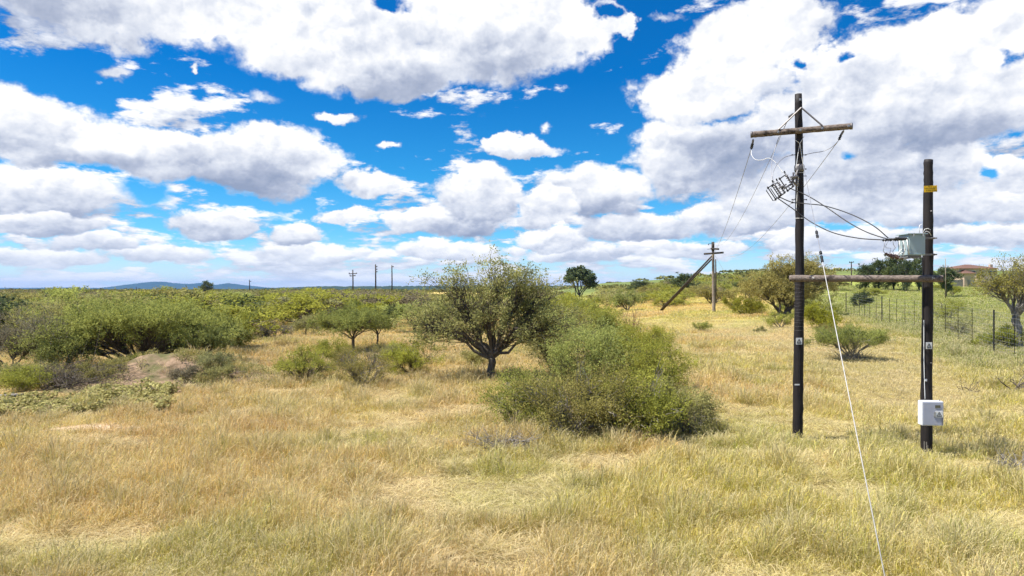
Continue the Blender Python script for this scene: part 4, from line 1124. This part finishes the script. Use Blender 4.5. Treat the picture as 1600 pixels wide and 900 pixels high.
def right_pole():
    b = Vector((W_(1447.5 - 800, DR), DR, 0)); b.z = float(hz(b.x, b.y))
    r = thing('utility_pole', 'shorter black timber pole carrying transformer, yellow sign and meter box', 'utility pole', b, 0, 'tall black timber poles of the transformer structure')
    G = Geo(); shaft(G, [b + Vector((0, 0, -.3)), at(1447.5, 620, DR), at(1449.5, 435, DR), at(1450.5, 300, DR), at(1451, 249.5, DR)], [.13, .128, .117, .104, .097], seed=6)
    pobj(G, 'shaft', TAR, r, True)
    c0 = at(1454, 295, DR - .125)
    M = Matrix.Rotation(R(-3), 4, 'Y'); G = Geo(); G.box(c0, (.32, .004, .155), M)
    sg = pobj(G, 'sign_plate', YEL, r)
    G = Geo(); rg = random.Random(8)
    for row, (x0, x1) in enumerate(((-.05, .13), (-.14, .14), (-.10, .14))):
        x = x0
        while x < x1:
            w = rg.uniform(.012, .026); z = .047 - row * .047
            k = rg.random()
            G.box(c0 + Vector((x, -.0035, z + .004 - x * .05)), (w * .35, .002, .030), M)
            if k > .3: G.box(c0 + Vector((x + w * .4, -.0035, z + (.014 if k > .6 else -.006) - x * .05)), (w * .6, .002, .007), M)
            x += w + .011
    pobj(G, 'sign_lettering', INK, r)
    warn_plate(r, 1451.5, 540, DR - .135, .15)
    c0 = at(1446.5, 594, DR - .14); G = Geo(); G.box(c0, (.055, .012, .055)); pobj(G, 'white_tag', WHITE, r)
    for px, py in ((1454, 330), (1453, 567)):
        p = at(px, py, DR - .10); G = Geo(); G.tube([p, p + Vector((.02, -.03, 0))], .014, 6, cap=True); pobj(G, 'bolt', STEEL, r)
    # conduit down to the meter box
    G = Geo(); G.tube([at(x, y, DR - .03) for x, y in ((1441, 402), (1442.5, 440), (1442, 475), (1441, 520), (1440.5, 560), (1441.5, 600), (1443, 627))], .013, 7); pobj(G, 'conduit', BLACK, r, True)
    G = Geo(); G.tube([at(x, y, DR - .09) for x, y in ((1443.5, 500), (1443.5, 560), (1444.5, 600), (1445.5, 628))], .008, 6); pobj(G, 'white_cable', WHITE, r, True)
    G = Geo(); rg = random.Random(4)
    for i in range(7):
        x = 1443.5 + rg.uniform(0, 6); G.tube([at(x, 706, DR - .14), at(x + rg.uniform(-1, 1), 690 + rg.uniform(-3, 8), DR - .13)], .008, 4)
    pobj(G, 'peeling_strip', BARKG, r)
    return r
right_pole()

# the horizontal beam between the poles
a, c = at(1234, 435, 18.45 - .20), at(1474, 435.5, 16.45 - .17)
G = Geo(); shaft(G, [a, a.lerp(c, .5) + Vector((0, 0, .0)), c], [.090, .088, .084], 18, .004, 12)
bm_ = G.obj('timber_beam', BEAM, smooth=True); tag(bm_, 'weathered grey horizontal beam bolted across the two tall black poles', 'beam')
for t, nm in ((.06, 'bolt_plate'), (.155, 'bolt_plate'), (.925, 'bolt_plate')):
    p = a.lerp(c, t) + Vector((.01, -.094, .01)); G = Geo(); G.box(p, (.06, .012, .06), Matrix.Rotation(R(-10), 4, 'Z')); G.tube([p, p + Vector((0, -.035, 0))], .014, 8, cap=True)
    o = G.obj(nm, WHITE if t == .155 else GALV); o.parent = bm_

# strain insulators at the arm ends and at the top
def strain(label, a, b, c):
    r = thing('insulator', label, 'insulator', a, 0, 'strain insulators of the tall pole')
    G = Geo(); G.tube([a, a.lerp(b, .2)], .012, 6, cap=True); G.tube([a.lerp(b, .2), b], .030, 8, cap=True); pobj(G, 'shackle', STEEL, r)
    G = Geo(); insulator(G, b, c, .042, 3, .6); pobj(G, 'insulator_body', BLACK, r, True); return r
I1 = at(1174, 232, 18.9); strain('black strain insulator hanging from the left end of the tall pole crossarm', at(1177, 217, 18.7), at(1176, 224, 18.75), I1)
I2 = at(1311, 218.5, 18.05); strain('black strain insulator hanging from the right end of the tall pole crossarm', at(1319, 203, 17.95), at(1314, 211, 18.0), I2)
I3 = at(1233, 183, 18.75); strain('black strain insulator beside the apex of the tall pole braces', at(1246, 175, 18.5), at(1240, 178, 18.6), I3)

# fuse switches on a bracket
def fuse(label, cx, cy, D, s=1.0, frame=True):
    """tilted fuse cutout: ribbed insulator, two arms, fuse tube and a second bar"""
    r = thing('fuse_switch', label, 'fuse switch', at(cx, cy, D), 0, 'fuse switches on the tall pole')
    d = Vector((.55, 0, -.83)).normalized()          # down and right
    l = Vector((-.80, -.25, -.53)).normalized()      # towards the left, where the tube hangs
    o = at(cx, cy, D); h = .20 * s
    t, b = o - d * h, o + d * h
    G = Geo(); insulator(G, t, b, .052 * s, 6, .42); pobj(G, 'insulator_body', GREYI, r, True)
    for p, nm in ((t, 'upper_arm'), (b, 'lower_arm')):
        G = Geo(); G.tube([p - l * .02, p + l * .24 * s], .016 * s, 6, cap=True); G.tube([p + l * .22 * s, p + l * .26 * s], .028 * s, 8, cap=True); pobj(G, nm, BLACK, r)
    G = Geo(); G.tube([t + l * .24 * s - d * .04, b + l * .24 * s + d * .03], .017 * s, 8, cap=True); pobj(G, 'fuse_tube', BLACK, r, True)
    if frame:
        G = Geo(); q = l * .34 * s; G.tube([t + l * .24 * s, t + q + d * .03, b + q, b + l * .24 * s + d * .03], .013 * s, 6, cap=True); pobj(G, 'arc_bar', BLACK, r)
    G = Geo(); G.tube([t - d * .03, t - d * .10 - l * .02], .018, 6, cap=True); pobj(G, 'terminal', BLACK, r)
    G = Geo(); m_ = o - l * .06; G.tube([m_, m_ - l * .14 * s], .020, 6, cap=True); pobj(G, 'mounting_arm', STEEL, r)
    return t, b, l
F1 = fuse('fuse switch nearest the tall pole, its open black frame against the sky', 1234, 282, 18.25, .95, False)
F2 = fuse('middle fuse switch with grey ribs between the two others', 1221, 293, 18.0, .85, True)
F3 = fuse('outermost fuse switch with two black bars, leftmost of the three', 1215, 296, 17.8, .88, True)
br = thing('fuse_bracket', 'dark steel bracket carrying the three fuse switches out from the tall pole', 'bracket', at(1246, 282, 18.4))
G = Geo(); G.tube([at(1247, 264, 18.4), at(1243, 276, 18.35), at(1236, 288, 18.3), at(1226, 294, 18.1), at(1219, 291, 17.9)], .028, 6, cap=True); pobj(G, 'arm', STEEL, br)
G = Geo(); G.tube([at(1246, 290, 18.4), at(1238, 283, 18.3), at(1240, 270, 18.35)], .035, 6, cap=True); G.tube([at(1246, 275, 18.38), at(1236, 277, 18.2)], .03, 6, cap=True); pobj(G, 'stay', GREYI, br)

# jumpers
J = [
    ([at(1174, 233, 18.9), at(1174.5, 242, 18.8), at(1180, 249, 18.7), at(1190, 250, 18.6), at(1201, 247, 18.5), at(1211, 253, 18.4), at(1220, 265, 18.3), at(1224, 270, 18.25)], 'pale jumper wire looping from the left arm end down to the fuse switches'),
    ([at(1311, 219, 18.05), at(1301, 229, 18.3), at(1287, 236, 18.45), at(1270, 239, 18.5), at(1257, 242, 18.55)], 'jumper wire curving from the right arm end to the tall pole'),
    ([at(1240, 242, 18.5), at(1226, 246, 18.4), at(1215, 256, 18.2), at(1208, 270, 18.0), at(1208, 281, 17.9), at(1211, 285, 17.85)], 'jumper wire arching from the left pin of the tall pole to the fuse switches'),
    ([at(1233, 184, 18.75), at(1218, 212, 18.6), at(1209, 240, 18.4), at(1205, 262, 18.1), at(1206, 278, 17.9), at(1207, 288, 17.8)], 'long jumper wire dropping from the pole apex to the outermost fuse switch'),
]
for i, (P, lab) in enumerate(J): wire('jumper_wire', P, .008, WHITE if i == 0 else WIRE, lab, 'wire', 'jumper wires of the tall pole')
# black cables to the transformer
E = at(1389, 373, 15.75)
K = [
    ([at(1232, 293, 18.2), at(1241, 297, 18.15), at(1262, 306, 17.9), at(1290, 323, 17.3), at(1325, 347, 16.7), at(1355, 363, 16.2), at(1388, 374, 15.8)], 'middle black cable crossing over to the transformer from the upper fuse switch'),
    ([at(1216, 307, 17.9), at(1238, 316, 18.0), at(1262, 318.5, 17.8), at(1290, 322, 17.3), at(1330, 335, 16.6), at(1365, 353, 16.1), at(1388, 372, 15.8)], 'uppermost black cable bowing over to the transformer'),
    ([at(1214, 309, 17.8), at(1240, 327, 18.0), at(1266, 346, 17.7), at(1300, 363, 17.0), at(1340, 372, 16.3), at(1382, 375, 15.8)], 'lowest black cable hanging below the other two towards the transformer'),
]
for P, lab in K: wire('power_cable', P, .013, CABLE, lab, 'cable', 'black cables between the pole and the transformer')

# transformer
def transformer():
    D0, D1 = 15.95, 16.4
    x0, x1 = at(1420, 0, D0).x, at(1446.5, 0, D0).x; zt, zb = at(0, 366, D0).z, at(0, 399, D0).z
    root = thing('transformer', 'grey-green box transformer mounted on the right tall pole', 'transformer', Vector(((x0 + x1) / 2, (D0 + D1) / 2, zb)))
    cx, cy = (x0 + x1) / 2, (D0 + D1) / 2
    bm = bmesh.new(); bmesh.ops.create_cube(bm, size=1)
    bmesh.ops.scale(bm, vec=(x1 - x0, D1 - D0, zt - zb), verts=bm.verts); bmesh.ops.translate(bm, vec=(cx, cy, (zt + zb) / 2), verts=bm.verts)
    bmesh.ops.bevel(bm, geom=bm.edges[:], offset=.018, segments=2, affect='EDGES')
    me = bpy.data.meshes.new('tank'); bm.to_mesh(me); bm.free(); me.materials.append(TANK)
    o = bpy.data.objects.new('tank', me); COL.objects.link(o); o.parent = root; o.matrix_parent_inverse = Matrix.Translation(-root.location)
    G = Geo(); G.box((cx, cy, zt + .012), (x1 - x0 + .07, D1 - D0 + .07, .02)); pobj(G, 'lid', TANK, root)
    G = Geo()
    for dx in (-.10, .12): G.tube([Vector((cx + dx, D0 - .035, zt - .05)), Vector((cx + dx, D0 - .035, zt + .03))], .012, 6, cap=True)
    pobj(G, 'lid_clamp', GALV, root)
    G = Geo(); G.box((cx, D0 - .004, zb + .03), (x1 - x0 - .06, .012, .02)); pobj(G, 'rim', TANK, root)
    # mounting brackets round the pole
    for py in (371, 397):
        z = at(0, py, 16.3).z; G = Geo(); G.box((at(1450, 0, 16.5).x, 16.53, z), (.36, .035, .045)); G.tube([Vector((at(1455, 0, 16.5).x, 16.52, z)), Vector((at(1464, 0, 16.5).x, 16.5, z))], .018, 6, cap=True); pobj(G, 'mounting_bracket', STEEL, root)
    # three bushings sticking out to the left
    for i, (dy, dz) in enumerate(((.06, .0), (.22, .0), (.38, .0))):
        a = Vector((x0 - .005, D0 + dy, at(0, 373, D0).z + dz)); b = a + Vector((-.34, -.12 * (1 - i), .0))
        G = Geo(); insulator(G, a, b, .036, 7, .55); pobj(G, 'bushing', BLACK, root, True)
    # surge arresters on a bracket under the bushings
    for i in range(3):
        a = at(1383 + i * 7, 396 + i * 1.2, 15.8 + i * .1); b = at(1397 + i * 7, 403 + i * .8, 15.85 + i * .1)
        G = Geo(); insulator(G, a, b, .036, 5, .55); pobj(G, 'surge_arrester', BROWN, root, True)
    G = Geo(); G.tube([at(1398, 404, 15.95), at(1412, 402, 16.0), at(1424, 400.5, 16.05)], .016, 6, cap=True); G.tube([at(1412, 405, 15.95), at(1424, 403, 16.0)], .012, 6, cap=True); pobj(G, 'arrester_bracket', GALV, root)
    leads = [[(1382, 376), (1382, 384), (1380, 392), (1383, 396)], [(1388, 376), (1384, 384), (1384, 387), (1392, 388), (1391, 393), (1390, 396)], [(1395, 375), (1396, 382), (1399, 387), (1395, 393), (1396, 397)],
             [(1405, 376), (1406, 384), (1407, 392), (1404, 398)], [(1411, 376), (1413, 384), (1414, 390), (1411, 400)], [(1417, 374), (1419, 386), (1420, 398)], [(1416, 389), (1411, 394), (1405, 398)], [(1409, 389), (1403, 396), (1399, 399)]]
    for i, P in enumerate(leads):
        G = Geo(); G.tube([at(x, y, 15.78 + .03 * i) for x, y in P], .010 if i > 2 else .007, 5, cap=True); pobj(G, 'lead', WHITE if i > 2 else WIRE, root, True)
    for P in ([(1437, 364), (1436, 357), (1437, 352), (1441, 350)], [(1442, 364), (1445, 358), (1450, 357), (1454, 359), (1453, 363)], [(1443, 366), (1447, 361), (1452, 363), (1455, 368)]):
        G = Geo(); G.tube([at(x, y, 16.45) for x, y in P], .007, 5, cap=True); pobj(G, 'earth_lead', WHITE, root, True)
    G = Geo(); G.box((cx - .02, cy, zb - .03), (x1 - x0 - .1, D1 - D0 - .1, .05)); pobj(G, 'base_channel', STEEL, root)
transformer()

def meter_box():
    D0 = 16.28; w, h, dp = at(1474, 0, D0).x - at(1441.5, 0, D0).x, (665.5 - 627.5) / F_PX * D0, .20
    cx = at(1457.7, 0, D0).x; cz = at(0, 646.3, D0).z
    root = thing('meter_box', 'pale grey electricity meter box fixed low on the right tall pole', 'meter box', Vector((cx, D0, cz - h / 2)), R(-5))
    def part(nm, c, d, mat, bev=.006):
        bm = bmesh.new(); bmesh.ops.create_cube(bm, size=1); bmesh.ops.scale(bm, vec=d, verts=bm.verts); bmesh.ops.translate(bm, vec=c, verts=bm.verts)
        if bev: bmesh.ops.bevel(bm, geom=bm.edges[:], offset=bev, segments=2, affect='EDGES')
        me = bpy.data.meshes.new(nm); bm.to_mesh(me); bm.free(); me.materials.append(mat); o = bpy.data.objects.new(nm, me); COL.objects.link(o); o.parent = root; return o
    part('housing', (0, dp / 2 + .01, h / 2), (w, dp, h), WHITE, .012)
    d = part('door', (-.004, -.004, h / 2), (w - .03, .022, h - .035), BOX_SHADED, .008)
    o = part('meter_window', (w * .20, -.018, h * .80), (.12, .008, .065), SCREEN, .002); o.parent = d
    o = part('latch', (w * .05, -.024, h * .50), (.035, .02, .11), GALV, .004); o.parent = d
    o = part('latch_plate', (w * .26, -.020, h * .48), (.17, .008, .15), WHITE, .002); o.parent = d
    G = Geo(); c = Vector((w * .26, -.027, h * .48)); T = [c + Vector(v) for v in ((-.055, 0, -.045), (.055, 0, -.045), (0, 0, .055))]
    for i in range(3): G.tube([T[i], T[(i + 1) % 3]], .006, 4)
    G.box(c, (.009, .003, .04)); G.box(c + Vector((0, 0, -.033)), (.009, .003, .01)); o = G.obj('warning_symbol', INK); o.parent = d
    G = Geo(); G.box((w * .40, -.019, h * .22), (.012, .006, .22)); G.box((w * .24, -.019, h * .355), (.2, .006, .010)); o = G.obj('door_seam', STEEL); o.parent = d
    G = Geo(); G.tube([(w * .38, .08, h + .005), (w * .38, .08, h + .035)], .012, 8, cap=True); o = G.obj('bolt', STEEL); o.parent = root
meter_box()

# stay wire to the ground in front
a = at(1256, 262, 18.4); g = Vector((W_(1388.5 - 800, 8.8), 8.8, 0)); g.z = float(hz(g.x, g.y)) - .05
st = thing('stay_wire', 'long slanting white stay wire running from the tall pole down to the grass in front', 'stay wire', g)
G = Geo(); G.tube([a, a.lerp(g, .5), g], .0075, 6); pobj(G, 'steel_strand', WIRE, st)
def on(py):
    lo, hi = 0., 1.
    for _ in range(40):
        m = (lo + hi) / 2; p = a.lerp(g, m); y = HOR - (p.z - CAM_H) / p.y * F_PX
        if y < py: lo = m
        else: hi = m
    return a.lerp(g, (lo + hi) / 2)
G = Geo(); G.tube([on(410), on(600), g], .0085, 8, cap=True); pobj(G, 'white_guard', GUARD, st, True)
for y in (363, 369, 395, 402, 407):
    G = Geo(); insulator(G, on(y - 2.2), on(y + 2.2), .032, 2, .6); pobj(G, 'stay_insulator', BLACK, st, True)

# ------------------------------------------------------------------ poles further off
GREYWOOD = timber_mat('grey_pole_timber', (0.13, 0.10, 0.08), (0.38, 0.31, 0.25), .85)
DARKWOOD = timber_mat('dark_pole_timber', (0.03, 0.025, 0.022), (0.09, 0.075, 0.06), .85)
DP = 92.0
def far_pole():
    b = Vector((W_(1115.5 - 800, DP), DP, 0)); b.z = float(hz(b.x, b.y))
    r = thing('utility_pole', 'distant grey timber pole with two crossarms propped by slanting struts', 'utility pole', b)
    G = Geo(); shaft(G, [b, at(1114.5, 430, DP), at(1114, 378, DP)], [.23, .19, .15], 12, .01, 3); pobj(G, 'shaft', GREYWOOD, r, True)
    G = Geo(); G.tube([at(1114, 392, DP - .1), at(1114, 378, DP - .1)], .19, 10, cap=True); pobj(G, 'tarred_top', DARKWOOD, r, True)
    G = Geo(); G.tube([at(1110.5, 388.5, DP - .3), at(1123.5, 389.3, DP - .3)], .12, 8, cap=True); pobj(G, 'crossarm', DARKWOOD, r, True)
    G = Geo(); G.tube([at(1100, 396.8, DP - .3), at(1130.5, 394.6, DP - .3)], .13, 8, cap=True); pobj(G, 'crossarm', DARKWOOD, r, True)
    base = gp(1029, 487)
    for i, (x, y) in enumerate(((1112.5, 400), (1112, 405))):
        q = base + Vector((.25 * i, .2 * i, -.1)); G = Geo(); t = at(x, y, DP); G.tube([q, q.lerp(t, .5) + Vector((0, 0, .0)), t], [.15, .13, .11], 10, cap=True); pobj(G, 'strut', DARKWOOD, r, True)
    G = Geo(); G.tube([at(1107, 381, DP), at(1112, 381, DP)], .03, 5, cap=True); G.tube([at(1107, 381, DP), at(1107, 383, DP)], .06, 6, cap=True); G.tube([at(1105, 389.5, DP), at(1110, 389, DP)], .03, 5, cap=True); pobj(G, 'pin_insulator', BLACK, r)
far_pole()
def simple_pole(px, top, D, r0, label, arms=(), mat=DARKWOOD, pins=(), group=None):
    b = Vector((W_(px - 800, D), D, 0)); b.z = float(hz(b.x, b.y)) - .1
    r = thing('utility_pole', label, 'utility pole', b, 0, group)
    G = Geo(); G.tube([b, at(px, (top + 455) / 2, D), at(px - .3, top, D)], [r0, r0 * .85, r0 * .7], 9, cap=True); pobj(G, 'shaft', mat, r, True)
    for y, w0, w1 in arms:
        G = Geo(); G.tube([at(px - w0, y + .4, D - .25), at(px + w1, y - .4, D - .25)], r0 * .6, 6, cap=True); pobj(G, 'crossarm', mat, r)
        for t in (-w0 + .6, w1 - .6): G = Geo(); G.tube([at(px + t, y - 1.6, D - .25), at(px + t, y, D - .25)], r0 * .5, 6, cap=True); pobj(G, 'pin_insulator', BLACK, r)
    for y in pins:
        G = Geo(); G.tube([at(px, y, D), at(px + 2.2, y - .3, D)], r0 * .45, 5, cap=True); G.tube([at(px + 2.0, y - 1.2, D), at(px + 2.0, y + .2, D)], r0 * .6, 6, cap=True); pobj(G, 'pin_insulator', BLACK, r)
simple_pole(551.5, 421.5, 178, .19, 'far timber pole with two crossarms, leftmost of the three beyond the scrub', ((427.5, 6.5, 6.5), (431, 5, 4)))
simple_pole(587, 413, 140, .17, 'far bare pole with small insulators up its side, middle of the three beyond the scrub', pins=(417, 421, 425))
simple_pole(612.5, 414.5, 140, .15, 'far plain bare pole, rightmost of the three beyond the scrub', pins=(417,))
simple_pole(390, 437, 330, .25, 'tiny far pole right of the blue hills', pins=(440,))
simple_pole(213, 448, 420, .25, 'tiny far pole in front of the highest blue hill')
simple_pole(1330.5, 408.5, 175, .17, 'far pole with a short crossarm above the dark row of trees', ((410, 3.6, 3.6),))
simple_pole(1118.5, 405, 118, .14, 'thin dark pole standing just behind the distant strutted one')
simple_pole(1477.5, 404, 120, .08, 'thin pale pole in front of the feathery dark tree near the house', mat=GREYWOOD)

# overhead lines from the tall pole to the strutted one
for (p, q, s, lab) in ((I1, at(1101, 396, DP), 1.6, 'overhead line from the left arm end running off to the strutted pole'),
                       (I3, at(1114, 379, DP), 1.6, 'overhead line from the pole apex running off to the strutted pole'),
                       (I2, at(1129, 394, DP), 1.6, 'overhead line from the right arm end passing behind the tall pole')):
    wire('overhead_line', [p, q], .008, WIRE, lab, 'power line', 'overhead lines between the tall pole and the strutted pole', 60, s)
G = Geo(); q = gp(1158, 470); q2 = at(1117, 399, DP); G.tube([q2, q], .015, 4); tag(G.obj('stay_wire', WIRE), 'thin stay wire slanting down right from the distant strutted pole', 'stay wire')

# ------------------------------------------------------------------ fence
def fence():
    base = [(1585, 559, 0), (1553, 550, 1), (1519, 539, 0), (1497, 531.5, 0), (1477, 526, 0), (1458, 521, 0), (1442, 516.5, 0), (1428.5, 513, 0), (1414, 510.5, 0), (1401, 508, 0), (1390, 506, 0), (1378, 504, 1), (1369, 502, 0), (1359, 499.5, 0), (1351, 497, 0), (1343, 494.5, 0), (1334.5, 492, 0), (1322, 490, 1)]
    P = [gp(x, y) for x, y, k in base]
    d = (P[0] - P[3]).normalized()
    ext = [P[0] + d * (2.6 * i) for i in (3, 2, 1)]
    for e in ext: e.z = float(hz(e.x, e.y))
    P = ext + P; K = [0, 1, 0] + [b[2] for b in base]
    r = thing('wire_fence', 'wire mesh game fence with thin black steel posts along the right side of the field', 'fence', P[0])
    H = 2.35
    for p, k in zip(P, K):
        G = Geo(); rr = .045 if k else .018
        G.tube([p - Vector((0, 0, .1)), p + Vector((0, 0, H + (.1 if k else 0)))], rr, 7, cap=True); pobj(G, 'post', BLACK if k else INK, r)
    G = Geo()
    for i in range(len(P) - 1):
        a, b = P[i], P[i + 1]
        for z in (.12, .32, .52, .74, .98, 1.24, 1.52, 1.82, 2.1, 2.32): G.tube([a + Vector((0, 0, z)), b + Vector((0, 0, z))], .006, 3)
        L = (b - a).length; n = max(2, int(L / .3)) if a.y < 45 else 2
        for j in range(1, n): q = a.lerp(b, j / n); G.tube([q, q + Vector((0, 0, 2.3))], .0035, 3)
    pobj(G, 'wire_mesh', GALV, r)
fence()

# ------------------------------------------------------------------ house and far buildings
ROOF = flat_mat('roof_tiles', (0.15, 0.085, 0.062), .8, .2, 0, .3, 3)
WALL = flat_mat('tan_plaster', (0.50, 0.38, 0.28), .85, .1, 0, .08, 1)
WALLG = flat_mat('grey_blockwork', (0.27, 0.255, 0.235), .9, .1, 0, .15, 1)
DARKG = flat_mat('dark_glass', (0.03, 0.035, 0.045), .15, .5)
def house():
    D = 185.0; k = D / F_PX
    z0 = at(0, 442, D).z
    x0, x1 = at(1497, 0, D).x, at(1556, 0, D).x; cx = (x0 + x1) / 2; w = x1 - x0
    z0 = float(hz(cx, D))
    r = thing('house', 'tan house with a low brown-red hipped roof far off at the right', 'house', Vector((cx, D + 4, z0)))
    top = at(0, 412.5, D).z - z0; eave = at(0, 419.5, D).z - z0
    G = Geo(); G.box((0, 0, eave / 2), (w, 9, eave)); G.box((-w * .42, -5.2, eave * .32), (w * .3, 4, eave * .64)); wl = G.obj('wall', WALL, r)
    def hip(cx, cy, w, d, z, h):
        V = [(cx - w / 2, cy - d / 2, z), (cx + w / 2, cy - d / 2, z), (cx + w / 2, cy + d / 2, z), (cx - w / 2, cy + d / 2, z), (cx - w / 2 + d * .5, cy, z + h), (cx + w / 2 - d * .5, cy, z + h)]
        return V, [(0, 1, 5, 4), (2, 3, 4, 5), (0, 3, 2, 1)], [(1, 2, 5), (3, 0, 4)]
    G = Geo(); G.add(*hip(0, 0, w + 1.2, 10.2, eave, top - eave)); G.add(*hip(-w * .42, -5.4, w * .3 + .8, 4.9, eave * .64, .9)); rf = G.obj('roof', ROOF, r)
    G = Geo(); G.box((w * .5, -2, top - .55), (.7, .7, 1.0)); c = G.obj('chimney', WALL, r); c.parent = rf
    for x in (-.12, .10, .30, .42):
        G = Geo(); G.box((w * x, -4.53, eave * .68), (1.1, .08, 1.3)); f = G.obj('window', WHITE, r)
        G = Geo(); G.box((w * x, -4.59, eave * .68), (.9, .06, 1.1)); g_ = G.obj('pane', DARKG, r); g_.parent = f
house()
def boundary_wall():
    D = 165.0; z0 = float(hz(at(1500, 0, D).x, D))
    x0, x1 = at(1478, 0, D).x, at(1600, 0, D).x
    r = thing('boundary_wall', 'grey block boundary wall with tan gate pillars in front of the house', 'wall', Vector(((x0 + x1) / 2, D, z0)))
    G = Geo()
    xs = np.linspace(x0, x1, 7)
    for i in range(6): xm = (xs[i] + xs[i + 1]) / 2; zz = float(hz(xm, D)); G.box((xm, D, zz + .75), (xs[1] - xs[0] + .002 * i, .22 + .004 * i, 1.9))
    pobj(G, 'wall_panel', WALLG, r)
    for px in (1507, 1527):
        x = at(px, 0, D).x; zz = float(hz(x, D)); G = Geo(); G.box((x, D - .1, zz + 1.1), (.75, .75, 2.6)); G.box((x, D - .1, zz + 2.45), (.95, .95, .14)); pobj(G, 'pillar', WALL, r)
boundary_wall()
def shed(px, py, w, h, D, label, mat=WHITE, group=None):
    x = at(px, 0, D).x; k = D / F_PX; z0 = 0.0; top = at(0, py, D).z
    r = thing('shed', label, 'shed', Vector((x, D, z0)), 0, group)
    W2, H2 = w * k / 2, max(top * .82, 1.5); d = min(W2 * 1.4, 14)
    G = Geo(); G.box((0, 0, H2 / 2), (2 * W2, d, H2)); G.obj('wall', mat, r)
    G = Geo(); V = [(-W2 - .3, -d / 2 - .3, H2), (W2 + .3, -d / 2 - .3, H2), (W2 + .3, d / 2 + .3, H2), (-W2 - .3, d / 2 + .3, H2), (-W2 - .3, 0, top), (W2 + .3, 0, top)]
    G.add(V, [(0, 1, 5, 4), (2, 3, 4, 5), (0, 3, 2, 1)], [(1, 2, 5), (3, 0, 4)]); G.obj('roof', mat, r)
shed(203, 458.5, 21, 5, 430, 'long low white shed roof beyond the scrub below the blue hills')
shed(219, 458.5, 13, 5, 470, 'smaller white shed directly right of the long one below the blue hills')
shed(47, 456, 9, 3, 900, 'tiny white building far off near the left edge')
shed(157, 455.5, 8, 3, 900, 'tiny white building far off left of the white sheds', WALL)
shed(118, 455.8, 6, 3, 950, 'tiny tan building far off between the two other tiny ones', WALL)
SC.cycles.use_denoising = True
SC.cycles.max_bounces = 4
SC.cycles.diffuse_bounces = 3
SC.cycles.glossy_bounces = 2
SC.cycles.transmission_bounces = 2
SC.cycles.volume_bounces = 0
SC.cycles.use_adaptive_sampling = True
SC.cycles.adaptive_threshold = 0.02
SC.cycles.sample_clamp_indirect = 6.0
